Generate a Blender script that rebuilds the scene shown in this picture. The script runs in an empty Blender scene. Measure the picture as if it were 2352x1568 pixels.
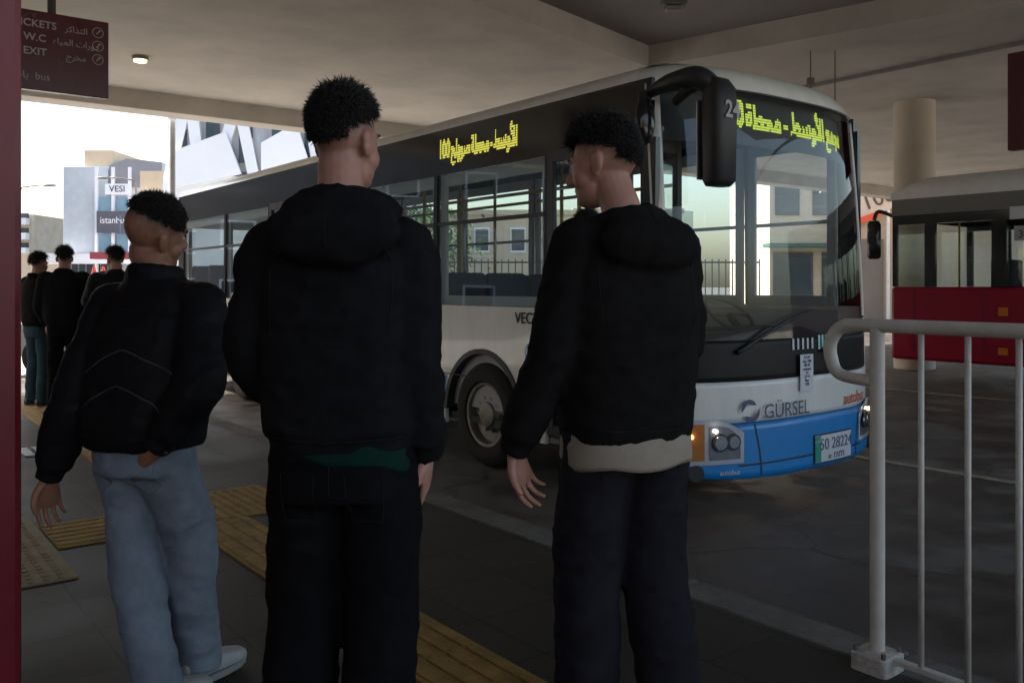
import bpy, bmesh, math, random
from mathutils import Vector, Matrix, Quaternion, noise
from mathutils.bvhtree import BVHTree
random.seed(7)
S = bpy.context.scene
COL = S.collection
R = math.radians
PI = math.pi

# ------------------------------------------------------------------ camera, sky, sun, exposure
cam_d = bpy.data.cameras.new('camera'); cam = bpy.data.objects.new('camera', cam_d); COL.objects.link(cam)
cam.location = (0, 0, 1.3); cam.rotation_euler = (R(90), 0, 0)
cam_d.sensor_width = 36; cam_d.lens = 31.0; cam_d.shift_y = -127 / 2352
cam_d.clip_start = 0.05; cam_d.clip_end = 2000
S.camera = cam
SUN_EL, SUN_AZ = R(40), R(285)          # azimuth measured clockwise from +Y (where the sun stands)
w = bpy.data.worlds.new('World'); S.world = w; w.use_nodes = True
nt = w.node_tree; sky = nt.nodes.new('ShaderNodeTexSky'); sky.sky_type = 'NISHITA'
sky.sun_disc = False; sky.sun_elevation = SUN_EL; sky.sun_rotation = SUN_AZ
sky.air_density = 1.3; sky.dust_density = 4.0; sky.ozone_density = 1.0
nt.links.new(sky.outputs[0], nt.nodes['Background'].inputs[0]); nt.nodes['Background'].inputs[1].default_value = 0.12
sd = bpy.data.lights.new('sun', 'SUN'); sd.energy = 4.5; sd.angle = R(0.6); sd.color = (1, .95, .87)
so = bpy.data.objects.new('sun', sd); COL.objects.link(so)
_sv = Vector((math.sin(SUN_AZ) * math.cos(SUN_EL), math.cos(SUN_AZ) * math.cos(SUN_EL), math.sin(SUN_EL)))
so.rotation_euler = _sv.to_track_quat('Z', 'Y').to_euler(); so.location = (0, 0, 40)
S.view_settings.view_transform = 'Standard'; S.view_settings.look = 'None'
S.view_settings.exposure = 1.75; S.view_settings.gamma = 1
S.render.engine = 'CYCLES'
S.cycles.use_denoising = True
S.cycles.max_bounces = 10; S.cycles.transparent_max_bounces = 24; S.cycles.diffuse_bounces = 5; S.cycles.glossy_bounces = 5
S.cycles.sample_clamp_indirect = 6

# ------------------------------------------------------------------ station frame: u along the bus front, v along the bus
TH = R(37.67); CU, SU = math.cos(TH), math.sin(TH)
def uv(x, y): return (CU * x + SU * y, -SU * x + CU * y)
def wd(u, v, z=0): return Vector((CU * u - SU * v, SU * u + CU * v, z))

# ------------------------------------------------------------------ materials
MATS = {}
def mat(name, col, rough=.6, metal=0, var=.12, vs=6.0, bump=0, bs=60, spec=.5, coat=0, emit=None, es=0, stretch=(1, 1, 1), rvar=.1):
    if name in MATS: return MATS[name]
    m = bpy.data.materials.new(name); m.use_nodes = True; MATS[name] = m
    n = m.node_tree.nodes; l = m.node_tree.links; b = n['Principled BSDF']
    b.inputs['Roughness'].default_value = rough; b.inputs['Metallic'].default_value = metal
    b.inputs['Specular IOR Level'].default_value = spec; b.inputs['Coat Weight'].default_value = coat
    b.inputs['Base Color'].default_value = (*col, 1)
    tc = n.new('ShaderNodeTexCoord'); mp = n.new('ShaderNodeMapping'); mp.inputs['Scale'].default_value = stretch
    l.new(tc.outputs['Object'], mp.inputs['Vector'])
    if var > 0:
        nz = n.new('ShaderNodeTexNoise'); nz.inputs['Scale'].default_value = vs; nz.inputs['Detail'].default_value = 6
        nz.inputs['Roughness'].default_value = .65
        l.new(mp.outputs[0], nz.inputs['Vector'])
        cr = n.new('ShaderNodeValToRGB')
        cr.color_ramp.elements[0].position = .3; cr.color_ramp.elements[1].position = .72
        cr.color_ramp.elements[0].color = (*[max(0, c * (1 - var)) for c in col], 1)
        cr.color_ramp.elements[1].color = (*[min(1, c * (1 + var)) for c in col], 1)
        l.new(nz.outputs[0], cr.inputs[0]); l.new(cr.outputs[0], b.inputs['Base Color'])
        if rvar:
            mr = n.new('ShaderNodeMapRange'); mr.inputs[3].default_value = max(0, rough - rvar); mr.inputs[4].default_value = min(1, rough + rvar)
            l.new(nz.outputs[0], mr.inputs[0]); l.new(mr.outputs[0], b.inputs['Roughness'])
    if bump > 0:
        n2 = n.new('ShaderNodeTexNoise'); n2.inputs['Scale'].default_value = bs; n2.inputs['Detail'].default_value = 4
        l.new(mp.outputs[0], n2.inputs['Vector'])
        bp = n.new('ShaderNodeBump'); bp.inputs['Strength'].default_value = bump; bp.inputs['Distance'].default_value = .01
        l.new(n2.outputs[0], bp.inputs['Height']); l.new(bp.outputs[0], b.inputs['Normal'])
    if emit:
        b.inputs['Emission Color'].default_value = (*emit, 1); b.inputs['Emission Strength'].default_value = es
    return m

def glass(name, tint=(.93, .96, .955), ior=1.45):
    if name in MATS: return MATS[name]
    m = bpy.data.materials.new(name); m.use_nodes = True; MATS[name] = m
    n = m.node_tree.nodes; l = m.node_tree.links; n.remove(n['Principled BSDF'])
    t = n.new('ShaderNodeBsdfTransparent'); t.inputs[0].default_value = (*tint, 1)
    g = n.new('ShaderNodeBsdfGlossy'); g.inputs['Roughness'].default_value = .015
    # two-sided Schlick reflectance of a thin pane (independent of which side is hit)
    ge = n.new('ShaderNodeNewGeometry'); dt = n.new('ShaderNodeVectorMath'); dt.operation = 'DOT_PRODUCT'
    l.new(ge.outputs['Normal'], dt.inputs[0]); l.new(ge.outputs['Incoming'], dt.inputs[1])
    def mth(op, a, b=None):
        q = n.new('ShaderNodeMath'); q.operation = op; q.use_clamp = op == 'ADD'
        for i_, v_ in enumerate((a, b)):
            if v_ is None: continue
            if isinstance(v_, (int, float)): q.inputs[i_].default_value = v_
            else: l.new(v_, q.inputs[i_])
        return q.outputs[0]
    r0 = ((ior - 1) / (ior + 1)) ** 2 * 1.4
    k_ = mth('POWER', mth('SUBTRACT', 1.0, mth('ABSOLUTE', dt.outputs['Value'])), 5.0)
    fr = mth('ADD', mth('MULTIPLY', k_, 1 - r0), r0)
    x = n.new('ShaderNodeMixShader')
    l.new(fr, x.inputs[0]); l.new(t.outputs[0], x.inputs[1]); l.new(g.outputs[0], x.inputs[2])
    l.new(x.outputs[0], n['Material Output'].inputs[0])
    return m

def brickmat(name, c1, c2, mortar, sx, sy, scale=1, rough=.7, bump=.3, ms=.015, offset=.5, nr=(.45, 1.45)):
    if name in MATS: return MATS[name]
    m = bpy.data.materials.new(name); m.use_nodes = True; MATS[name] = m
    n = m.node_tree.nodes; l = m.node_tree.links; b = n['Principled BSDF']; b.inputs['Roughness'].default_value = rough
    tc = n.new('ShaderNodeTexCoord'); br = n.new('ShaderNodeTexBrick'); br.offset = offset
    br.inputs['Scale'].default_value = scale; br.inputs['Brick Width'].default_value = sx; br.inputs['Row Height'].default_value = sy
    br.inputs['Mortar Size'].default_value = ms; br.inputs['Color1'].default_value = (*c1, 1); br.inputs['Color2'].default_value = (*c2, 1); br.inputs['Mortar'].default_value = (*mortar, 1)
    nz = n.new('ShaderNodeTexNoise'); nz.inputs['Scale'].default_value = 1.7; nz.inputs['Detail'].default_value = 8
    mr = n.new('ShaderNodeMapRange'); mr.inputs[3].default_value = nr[0]; mr.inputs[4].default_value = nr[1]; b.inputs['Specular IOR Level'].default_value = .3
    mx = n.new('ShaderNodeMix'); mx.data_type = 'RGBA'; mx.blend_type = 'MULTIPLY'; mx.inputs[0].default_value = 1
    l.new(tc.outputs['Object'], br.inputs['Vector']); l.new(tc.outputs['Object'], nz.inputs['Vector'])
    l.new(nz.outputs[0], mr.inputs[0]); l.new(br.outputs[0], mx.inputs[6]); l.new(mr.outputs[0], mx.inputs[7]); l.new(mx.outputs[2], b.inputs['Base Color'])
    r2 = n.new('ShaderNodeMapRange'); r2.inputs[3].default_value = rough - .2; r2.inputs[4].default_value = min(1, rough + .2)
    l.new(nz.outputs[0], r2.inputs[0]); l.new(r2.outputs[0], b.inputs['Roughness'])
    bp = n.new('ShaderNodeBump'); bp.inputs['Strength'].default_value = bump; bp.inputs['Distance'].default_value = .006; bp.invert = True
    l.new(br.outputs[1], bp.inputs['Height']); l.new(bp.outputs[0], b.inputs['Normal'])
    return m

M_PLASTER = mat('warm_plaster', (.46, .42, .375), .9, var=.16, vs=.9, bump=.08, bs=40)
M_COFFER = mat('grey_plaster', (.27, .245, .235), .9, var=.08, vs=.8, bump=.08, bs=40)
def asphalt(name, col, crack=.35):
    m = bpy.data.materials.new(name); m.use_nodes = True; MATS[name] = m
    n = m.node_tree.nodes; l = m.node_tree.links; b = n['Principled BSDF']; b.inputs['Specular IOR Level'].default_value = .35
    tc = n.new('ShaderNodeTexCoord')
    def nz(sc, det, lo, hi, a, c):
        q = n.new('ShaderNodeTexNoise'); q.inputs['Scale'].default_value = sc; q.inputs['Detail'].default_value = det; l.new(tc.outputs['Object'], q.inputs['Vector'])
        r = n.new('ShaderNodeMapRange'); r.inputs[1].default_value = lo; r.inputs[2].default_value = hi; r.inputs[3].default_value = a; r.inputs[4].default_value = c; l.new(q.outputs[0], r.inputs[0]); return r.outputs[0], q
    def mul(a, c):
        q = n.new('ShaderNodeMath'); q.operation = 'MULTIPLY'; l.new(a, q.inputs[0]); l.new(c, q.inputs[1]); return q.outputs[0]
    big, _ = nz(.45, 6, .35, .65, .62, 1.3); med, _ = nz(2.6, 8, .42, .60, .45, 1.1); fine, fq = nz(160, 2, .3, .7, .6, 1.45)
    vo = n.new('ShaderNodeTexVoronoi'); vo.feature = 'DISTANCE_TO_EDGE'; vo.inputs['Scale'].default_value = .33
    wq = n.new('ShaderNodeTexNoise'); wq.inputs['Scale'].default_value = 1.3; l.new(tc.outputs['Object'], wq.inputs['Vector'])
    va = n.new('ShaderNodeVectorMath'); va.operation = 'ADD'; l.new(tc.outputs['Object'], va.inputs[0]); l.new(wq.outputs['Color'], va.inputs[1]); l.new(va.outputs[0], vo.inputs['Vector'])
    cr = n.new('ShaderNodeMapRange'); cr.inputs[1].default_value = .0; cr.inputs[2].default_value = .010; cr.inputs[3].default_value = 1 - crack; cr.inputs[4].default_value = 1; l.new(vo.outputs['Distance'], cr.inputs[0])
    f = mul(mul(big, med), mul(fine, cr.outputs[0]))
    mx = n.new('ShaderNodeVectorMath'); mx.operation = 'SCALE'; mx.inputs[0].default_value = col; l.new(f, mx.inputs['Scale']); l.new(mx.outputs[0], b.inputs['Base Color'])
    rr = n.new('ShaderNodeMapRange'); rr.inputs[1].default_value = .4; rr.inputs[2].default_value = 1.2; rr.inputs[3].default_value = .42; rr.inputs[4].default_value = .85; l.new(mul(big, med), rr.inputs[0]); l.new(rr.outputs[0], b.inputs['Roughness'])
    bp = n.new('ShaderNodeBump'); bp.inputs['Strength'].default_value = .5; bp.inputs['Distance'].default_value = .008; l.new(fq.outputs[0], bp.inputs['Height']); l.new(bp.outputs[0], b.inputs['Normal'])
    return m
M_ASPH = asphalt('asphalt', (.125, .108, .093), .5)
M_PAVE = brickmat('paving', (.046, .040, .031), (.040, .034, .027), (.022, .019, .016), .4, .4, 1, .6, .4, .006, 0)
M_KERB = mat('kerb_concrete', (.13, .12, .105), .85, var=.35, vs=5, bump=.3, bs=50)
M_YEL = mat('worn_yellow', (.30, .18, .042), .7, var=.38, vs=7, bump=.2, bs=50)
M_STUD = mat('dirty_cream', (.27, .215, .12), .75, var=.35, vs=8, bump=.2, bs=50)
M_LINE = mat('worn_line_paint', (.30, .27, .19), .7, var=.45, vs=9)
M_RED = mat('maroon_paint', (.20, .012, .022), .34, var=.12, vs=3, bump=.04, bs=8, spec=.5)
M_SIGN = mat('maroon_sign', (.10, .012, .022), .25, var=.05, vs=4)
M_WHT = mat('white_bus_paint', (.72, .705, .67), .32, var=.09, vs=3.5, coat=.4, stretch=(1.5, 1.5, .35))
M_BLUE = mat('blue_bus_paint', (.006, .21, .56), .35, var=.06, vs=3, coat=.4)
M_BLK = mat('black_gloss', (.012, .012, .013), .12, var=.1, vs=3, rvar=.04)
M_BLKM = mat('black_plastic', (.02, .02, .022), .5, var=.2, vs=12, bump=.1, bs=200)
M_RUB = mat('tyre_rubber', (.015, .015, .015), .85, var=.2, vs=20, bump=.2, bs=90)
M_STEEL = mat('dusty_steel', (.22, .20, .17), .5, .5, var=.3, vs=10)
M_INT = mat('interior_grey', (.40, .40, .42), .6, var=.05, vs=4)
M_INTD = mat('interior_dark', (.06, .06, .065), .7, var=.15, vs=6)
M_SEAT = mat('seat_fabric', (.03, .035, .05), .9, var=.25, vs=40, bump=.2, bs=200)
M_POLE = mat('pole_yellow', (.45, .30, .03), .35, var=.1)
M_RAIL = mat('cream_rail_paint', (.58, .55, .49), .4, var=.14, vs=9, bump=.05, bs=60)
M_LED = mat('led_yellow', (.1, .1, .02), .5, var=0, emit=(.62, .78, .09), es=.36)
M_LED2 = mat('led_amber', (.1, .1, .02), .5, var=0, emit=(.78, .74, .10), es=.34)
M_LAMP = mat('lamp_glow', (.9, .8, .5), .5, var=0, emit=(1, .70, .26), es=3.2)
M_BULB = mat('bulb_glow', (.9, .9, .8), .5, var=0, emit=(1, .9, .65), es=5)
M_AMB = mat('amber_lens', (.5, .18, .02), .2, var=.05)
M_ORG = mat('orange_lens', (.55, .14, .0), .25, var=.05)
M_CHR = mat('reflector', (.6, .6, .62), .15, .9, var=.1)
M_LENS = glass('lamp_lens', (.92, .93, .95))
G_BUS = glass('bus_glass', (.90, .945, .945))
G_WIND = glass('windscreen_glass', (.86, .90, .90), 1.5)
M_PAPER = mat('paper', (.62, .62, .66), .8, var=.06)
M_INK = mat('dark_ink', (.03, .03, .05), .7, var=0)
M_BINK = mat('blue_grey_ink', (.09, .10, .17), .6, var=0)
M_OINK = mat('orange_ink', (.55, .13, .06), .6, var=0)
M_WINK = mat('pale_lettering', (.45, .43, .46), .6, var=.1)
M_GRN = mat('plate_green', (.01, .28, .20), .5, var=.05)
M_BRED = mat('crimson_bus_paint', (.26, .002, .020), .38, var=.06, vs=3, coat=.08, spec=.25)

# ------------------------------------------------------------------ mesh helpers
class MB:
    def __init__(s): s.bm = bmesh.new()
    def box(s, c, d, bev=0, rot=None):
        r = bmesh.ops.create_cube(s.bm, size=1)
        vs = r['verts']
        M = Matrix.Translation(c) @ (rot.to_4x4() if rot else Matrix.Identity(4)) @ Matrix.Diagonal((*d, 1))
        bmesh.ops.transform(s.bm, matrix=M, verts=vs)
        if bev:
            es = list({e for v in vs for e in v.link_edges})
            bmesh.ops.bevel(s.bm, geom=es, offset=bev, segments=2, affect='EDGES', profile=.5)
        return s
    def cyl(s, p0, p1, r0, r1=None, n=16, caps=True):
        r1 = r0 if r1 is None else r1
        p0 = Vector(p0); p1 = Vector(p1); d = p1 - p0
        M = Matrix.Translation((p0 + p1) / 2) @ d.to_track_quat('Z', 'Y').to_matrix().to_4x4()
        bmesh.ops.create_cone(s.bm, cap_ends=caps, segments=n, radius1=r0, radius2=r1, depth=d.length, matrix=M)
        return s
    def ell(s, c, r, rot=None, u=20, v=12):
        M = Matrix.Translation(c) @ (rot.to_4x4() if rot else Matrix.Identity(4)) @ Matrix.Diagonal((*(r if hasattr(r, '__len__') else (r, r, r)), 1))
        bmesh.ops.create_uvsphere(s.bm, u_segments=u, v_segments=v, radius=1, matrix=M)
        return s
    def rings(s, rs, closed=True, cap=True):
        prev = None; first = None
        for ring in rs:
            cur = [s.bm.verts.new(p) for p in ring]
            if prev:
                n = len(cur)
                for i in range(n if closed else n - 1):
                    j = (i + 1) % n
                    s.bm.faces.new((prev[i], prev[j], cur[j], cur[i]))
            else: first = cur
            prev = cur
        if cap and closed:
            s.bm.faces.new(first[::-1]); s.bm.faces.new(prev)
        return s
    def stack(s, secs, n=32):
        rs = []
        for (cx, cy, cz, rx, ry, e) in secs:
            ring = []
            for i in range(n):
                a = 2 * PI * i / n; c, si = math.cos(a), math.sin(a)
                ring.append((cx + rx * math.copysign(abs(c) ** (2 / e), c), cy + ry * math.copysign(abs(si) ** (2 / e), si), cz))
            rs.append(ring)
        return s.rings(rs)
    def limb(s, pts, rad, n=16, sub=5, flat=None):
        pts = [Vector(p) for p in pts]
        P, Q = [], []
        for i in range(len(pts) - 1):
            p0 = pts[max(i - 1, 0)]; p1 = pts[i]; p2 = pts[i + 1]; p3 = pts[min(i + 2, len(pts) - 1)]
            for k in range(sub):
                t = k / sub
                P.append(.5 * ((2 * p1) + (p2 - p0) * t + (2 * p0 - 5 * p1 + 4 * p2 - p3) * t * t + (3 * p1 - p0 - 3 * p2 + p3) * t ** 3))
                Q.append(rad[i] + (rad[i + 1] - rad[i]) * (t * t * (3 - 2 * t)))
        P.append(pts[-1]); Q.append(rad[-1])
        rs = []; up = None
        for i, p in enumerate(P):
            d = (P[min(i + 1, len(P) - 1)] - P[max(i - 1, 0)]).normalized()
            if up is None: up = d.orthogonal().normalized()
            up = (up - d * up.dot(d)).normalized(); sd_ = d.cross(up)
            rs.append([p + (up * math.cos(2 * PI * k / n) + sd_ * math.sin(2 * PI * k / n)) * Q[i] for k in range(n)])
        s.rings(rs)
        return s
    def ballends(s, p0, r0, p1, r1):
        s.ell(p0, r0, u=14, v=10); s.ell(p1, r1, u=14, v=10); return s
    def poly(s, pts, vec):
        vs = [s.bm.verts.new(p) for p in pts]
        f = s.bm.faces.new(vs)
        r = bmesh.ops.extrude_face_region(s.bm, geom=[f])
        nv = [e for e in r['geom'] if isinstance(e, bmesh.types.BMVert)]
        bmesh.ops.translate(s.bm, verts=nv, vec=vec)
        bmesh.ops.triangulate(s.bm, faces=[f for f in s.bm.faces if len(f.verts) > 4])
        return s
    def quad(s, a, b, c, d):
        s.bm.faces.new([s.bm.verts.new(p) for p in (a, b, c, d)]); return s
    def grid(s, f, nu, nv, thick=None):
        g = [[s.bm.verts.new(f(i / nu, j / nv)) for j in range(nv + 1)] for i in range(nu + 1)]
        fs = [s.bm.faces.new((g[i][j], g[i + 1][j], g[i + 1][j + 1], g[i][j + 1])) for i in range(nu) for j in range(nv)]
        if thick:
            r = bmesh.ops.extrude_face_region(s.bm, geom=fs)
            nv_ = [e for e in r['geom'] if isinstance(e, bmesh.types.BMVert)]
            bmesh.ops.translate(s.bm, verts=nv_, vec=thick)
        return s
    def mesh(s, name, smooth=False):
        bmesh.ops.recalc_face_normals(s.bm, faces=s.bm.faces[:])
        me = bpy.data.meshes.new(name); s.bm.to_mesh(me); s.bm.free()
        if smooth: me.polygons.foreach_set('use_smooth', [True] * len(me.polygons))
        return me
    def build(s, name, m, parent=None, smooth=False, bevel=0, angle=None, loc=None, rotz=None):
        o = bpy.data.objects.new(name, s.mesh(name, smooth)); COL.objects.link(o)
        o.data.materials.append(m)
        if parent: o.parent = parent
        if bevel:
            b = o.modifiers.new('bevel', 'BEVEL'); b.width = bevel; b.segments = 2; b.limit_method = 'ANGLE'; b.angle_limit = R(40)
        if angle: 
            o.data.set_sharp_from_angle(angle=R(angle))
        if loc is not None: o.location = loc
        if rotz is not None: o.rotation_euler = (0, 0, rotz)
        return o

def link(name, me, m, parent=None):
    o = bpy.data.objects.new(name, me); COL.objects.link(o); o.data.materials.append(m)
    if parent: o.parent = parent
    return o
def thing(name, label, cat, loc=(0, 0, 0), rotz=0, group=None):
    o = bpy.data.objects.new(name, None); COL.objects.link(o); o.location = loc; o.rotation_euler = (0, 0, rotz)
    o.empty_display_size = .2
    return tag(o, label, cat, group)
def tag(o, label, cat, group=None):
    o['label'] = label; o['category'] = cat
    if group: o['group'] = group
    return o
def struct(o, kind='structure'): o['kind'] = kind; return o
KIDS = {}
def dup(root, loc=None, rotz=None, label=None, scale=None):
    def cp(o, par):
        c = o.copy(); COL.objects.link(c)
        if par: c.parent = par
        for ch in [x for x in ALL if x.parent == o]: cp(ch, c)
        return c
    ALL = list(COL.objects)
    r = cp(root, None)
    if loc is not None: r.location = loc
    if rotz is not None: r.rotation_euler = (0, 0, rotz)
    if label: r['label'] = label
    if scale: r.scale = scale
    return r

FONT = None
def text_mesh(s, size=1.0, depth=.004, bold=0.0, name='lettering', center=True, xs=1):
    c = bpy.data.curves.new(name, 'FONT'); c.body = s; c.size = size; c.extrude = depth / 2; c.offset = bold
    c.resolution_u = 3
    if center: c.align_x = 'CENTER'
    o = bpy.data.objects.new(name, c); COL.objects.link(o)
    dg = bpy.context.evaluated_depsgraph_get()
    me = bpy.data.meshes.new_from_object(o.evaluated_get(dg)); bpy.data.objects.remove(o); bpy.data.curves.remove(c)
    me.name = name; me.materials.clear()
    if xs != 1:
        for v in me.vertices: v.co.x *= xs
    return me
def text(s, size, m, parent, loc, rx=90, rz=0, depth=.004, bold=0.0, name='lettering', center=True, xs=1, ry=0):
    o = link(name, text_mesh(s, size, depth, bold, name, center, xs), m, parent)
    o.location = loc; o.rotation_euler = (R(rx), R(ry), R(rz))
    return o
def led_points(s, rows=16, wscale=1.0, r=.45, sp=1.0):
    """dot-matrix raster of a string: list of (col, row) lit dots, row 0 at the bottom"""
    me = text_mesh(s, 1.0, 0, .012, center=False)
    me.calc_loop_triangles()
    P = [(v.co.x, v.co.y) for v in me.vertices]
    ys = [p[1] for p in P]; y0, y1 = min(ys), max(ys); x0 = min(p[0] for p in P); x1 = max(p[0] for p in P)
    lo, hi = -.30, .78
    cell = (hi - lo) / rows
    tris = [[P[i] for i in t.vertices] for t in me.loop_triangles]
    out = set()
    for (a, b, c) in tris:
        def put(px, py): out.add((int((px - x0) / (cell * wscale)), int((py - lo) / cell)))
        N_ = max(4, int(max(math.dist(a, b), math.dist(b, c), math.dist(a, c)) / cell * 3))
        for i in range(N_ + 1):
            for j in range(N_ + 1 - i):
                k = N_ - i - j
                put((a[0] * i + b[0] * j + c[0] * k) / N_, (a[1] * i + b[1] * j + c[1] * k) / N_)
    bpy.data.meshes.remove(me)
    return out, int((x1 - x0) / (cell * wscale)) + 1
def led_sign(words, f, m, parent, pitch, name='display_text', hscale=1.0):
    """words: list of strings left to right; f(col*pitch, row*pitch) -> point and in-plane axes"""
    col = 0
    for wtxt, gap, rows in words:
        pts, n = led_points(wtxt, rows); mb = MB()
        for (c, r_) in pts:
            o, ax, az = f((col + c) * pitch, r_ * pitch * hscale * 16 / max(rows, 16))
            h = pitch * .38
            hz = h * hscale
            mb.quad(o - ax * h - az * hz, o + ax * h - az * hz, o + ax * h + az * hz, o - ax * h + az * hz)
        mb.build(name, m, parent)
        col += n + gap

# ------------------------------------------------------------------ setting: ground, platform, canopy
ROAD = -.15
g = MB(); g.quad((-600, -300, ROAD), (600, -300, ROAD), (600, 900, ROAD), (-600, 900, ROAD))
struct(g.build('road', M_ASPH))
g = MB(); g.box((20, 45, ROAD - .046), (140, 58, .1))
g2 = MB(); g2.box((20, -42, ROAD - .046), (140, 66, .1)); g2.box((34.1, -5.3, ROAD - .046), (62, 7.4, .1))
struct(g2.build('bounce_slab', mat('bounce_sand', (.46, .41, .34), .85, var=.25, vs=.5, bump=.2), rotz=TH))  # unseen pale slabs added to bounce sunlight onto the bus front and backs
struct(g.build('street', mat('pale_concrete', (.33, .31, .28), .85, var=.25, vs=.5, bump=.2), rotz=TH))
g = MB(); g.box((-3.08, 1.6, -.08), (11.84, 21.2, .16))
struct(g.build('platform', M_PAVE, rotz=TH))
g = MB()
for i in range(22):
    v0 = -9 + i * .965
    g.box((2.94, v0 + .48, -.073), (.2, .955, .15), .012)
struct(g.build('kerb', M_KERB, rotz=TH))
# tactile strips
def ribbed(name, u0, u1, v0, v1, along_v, label, m):
    mb = MB(); mb.box(((u0 + u1) / 2, (v0 + v1) / 2, .006), (u1 - u0 - .004, v1 - v0 - .004, .010))
    if along_v:
        n = max(1, int((u1 - u0) / .078))
        k = int(math.ceil((v1 - v0) / .3))
        for i in range(n):
            uu = u0 + (i + .5) * (u1 - u0) / n
            for j in range(k):
                a = v0 + j * .3 + .008; b = min(v0 + (j + 1) * .3 - .008, v1 - .004)
                if b - a > .02: mb.box((uu, (a + b) / 2, .0135), (.036, b - a, .007), .003)
    else:
        n = max(1, int((v1 - v0) / .078)); k = int(math.ceil((u1 - u0) / .3))
        for i in range(n):
            vv = v0 + (i + .5) * (v1 - v0) / n
            for j in range(k):
                a = u0 + j * .3 + .008; b = min(u0 + (j + 1) * .3 - .008, u1 - .004)
                if b - a > .02: mb.box(((a + b) / 2, vv, .0135), (b - a, .036, .007), .003)
    o = mb.build(name, m, rotz=TH); return tag(o, label, 'tactile paving')
def studded(name, u0, u1, v0, v1, label, m):
    mb = MB(); mb.box(((u0 + u1) / 2, (v0 + v1) / 2, .0055), (u1 - u0 - .006, v1 - v0 - .006, .010))
    p = .06
    for i in range(int((u1 - u0) / p)):
        for j in range(int((v1 - v0) / p)):
            c = (u0 + (i + .5) * p, v0 + (j + .5) * p)
            mb.cyl((*c, .009), (*c, .016), .018, .012, 8)
    o = mb.build(name, m, rotz=TH); return tag(o, label, 'tactile paving')
ribbed('tactile_strip', 1.52, 1.85, -2.5, 4.84, True, 'long yellow ribbed tactile strip running under the black hooded men toward the camera', M_YEL)
ribbed('tactile_strip', .885, 1.44, 4.82, 5.32, False, 'short yellow ribbed tactile strip crossing behind the light blue jeans', M_YEL)
studded('tactile_pad', 1.45, 2.2, 4.86, 5.56, 'mustard studded tactile pad where the ribbed strips meet', M_YEL)
studded('tactile_pad', -.6, .875, 4.29, 5.6, 'pale cream studded tactile pad beside the maroon column', M_STUD)
ribbed('tactile_strip', 1.52, 1.85, 5.6, 11.6, True, 'dim yellow ribbed tactile strip leading away past the studded pad', M_YEL)
mb = MB()
for i in range(14):
    for j in range(4): mb.box((.5 + i * .1, 7.6 + j * .1, .008), (.07, .08, .012))
tag(mb.build('floor_grating', mat('pale_metal', (.42, .42, .45), .45, .3, var=.2), rotz=TH), 'pale slatted floor grating on the platform near the maroon column', 'grating')
mb = MB(); mb.box((3.66, -1.2, ROAD + .004), (.075, 5.2, .004))
struct(mb.build('road_marking', M_LINE, rotz=TH))
mb = MB(); mb.box((6.9, 1.0, ROAD + .004), (.10, 26, .004)); mb.box((11.8, 1.0, ROAD + .004), (.10, 26, .004))
struct(mb.build('bay_marking', M_LINE, rotz=TH))

# canopy roof with one sunk ceiling bay
CZ = 4.55
U0, U1, V0, V1 = -9, 21, -2.5, 15.5
cc = Vector((9.61, 9.13)); a_ = R(13)
ex = Vector((-math.cos(a_), -math.sin(a_))); ey = Vector((math.sin(a_), -math.cos(a_)))
hole = [cc, cc + ex * 7, cc + ex * 7 + ey * 9, cc + ey * 9]
outer = [Vector((38, V1)), Vector((U0, V1)), Vector((U0, V0)), Vector((10.5, V0))]
mb = MB()
for i in range(4):
    j = (i + 1) % 4
    mb.quad((*outer[i], CZ), (*outer[j], CZ), (*hole[j], CZ), (*hole[i], CZ))
    mb.quad((*hole[i], CZ), (*hole[j], CZ), (*hole[j], CZ + .45), (*hole[i], CZ + .45))
canopy = thing('station_canopy', 'long pale concrete canopy with a sunk ceiling bay above the buses', 'canopy', rotz=TH)
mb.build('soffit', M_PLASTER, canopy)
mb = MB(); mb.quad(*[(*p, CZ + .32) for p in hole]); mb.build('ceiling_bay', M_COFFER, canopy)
mb = MB(); mb.poly([(*p, CZ + .55) for p in outer], (0, 0, .5)); mb.build('roof_slab', M_PLASTER, canopy)
mb = MB(); mb.box(((U0 + 38) / 2, V1 + .12, CZ + .27), (38 - U0 + .2, .5, 1.16)); mb.build('edge_beam', M_PLASTER, canopy, bevel=.01)
mb = MB(); mb.box((12.5, 4.2, CZ - .03), (.06, 18, .05)); mb.build('conduit', mat('conduit_grey', (.22, .2, .19), .6), canopy)
def column(name, label, x, y, r, m, h=CZ):
    o = MB().cyl((0, 0, ROAD), (0, 0, h - .002), r, n=40).build(name, m, smooth=True, angle=40, loc=(x, y, 0)); return tag(o, label, 'column')
column('round_column', 'thick round plaster column rising behind the red bus', 7.12, 15.6, .34, mat('column_plaster', (.50, .43, .35), .85, var=.08, vs=2), CZ)
column('round_column', 'slim steel downpipe post at the outer canopy edge', -6.02, 15.62, .055, mat('galvanised', (.5, .5, .53), .4, .6, var=.15), CZ - .3)
# near maroon column at the left picture edge
mb = MB(); mb.box((0, 0, CZ / 2), (.5, .5, CZ - .01), .02)
tag(mb.build('square_column', M_RED, loc=(-1.836, 2.72, 0), rotz=TH), 'glossy maroon painted column at the left beside the walking man', 'column')

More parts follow.
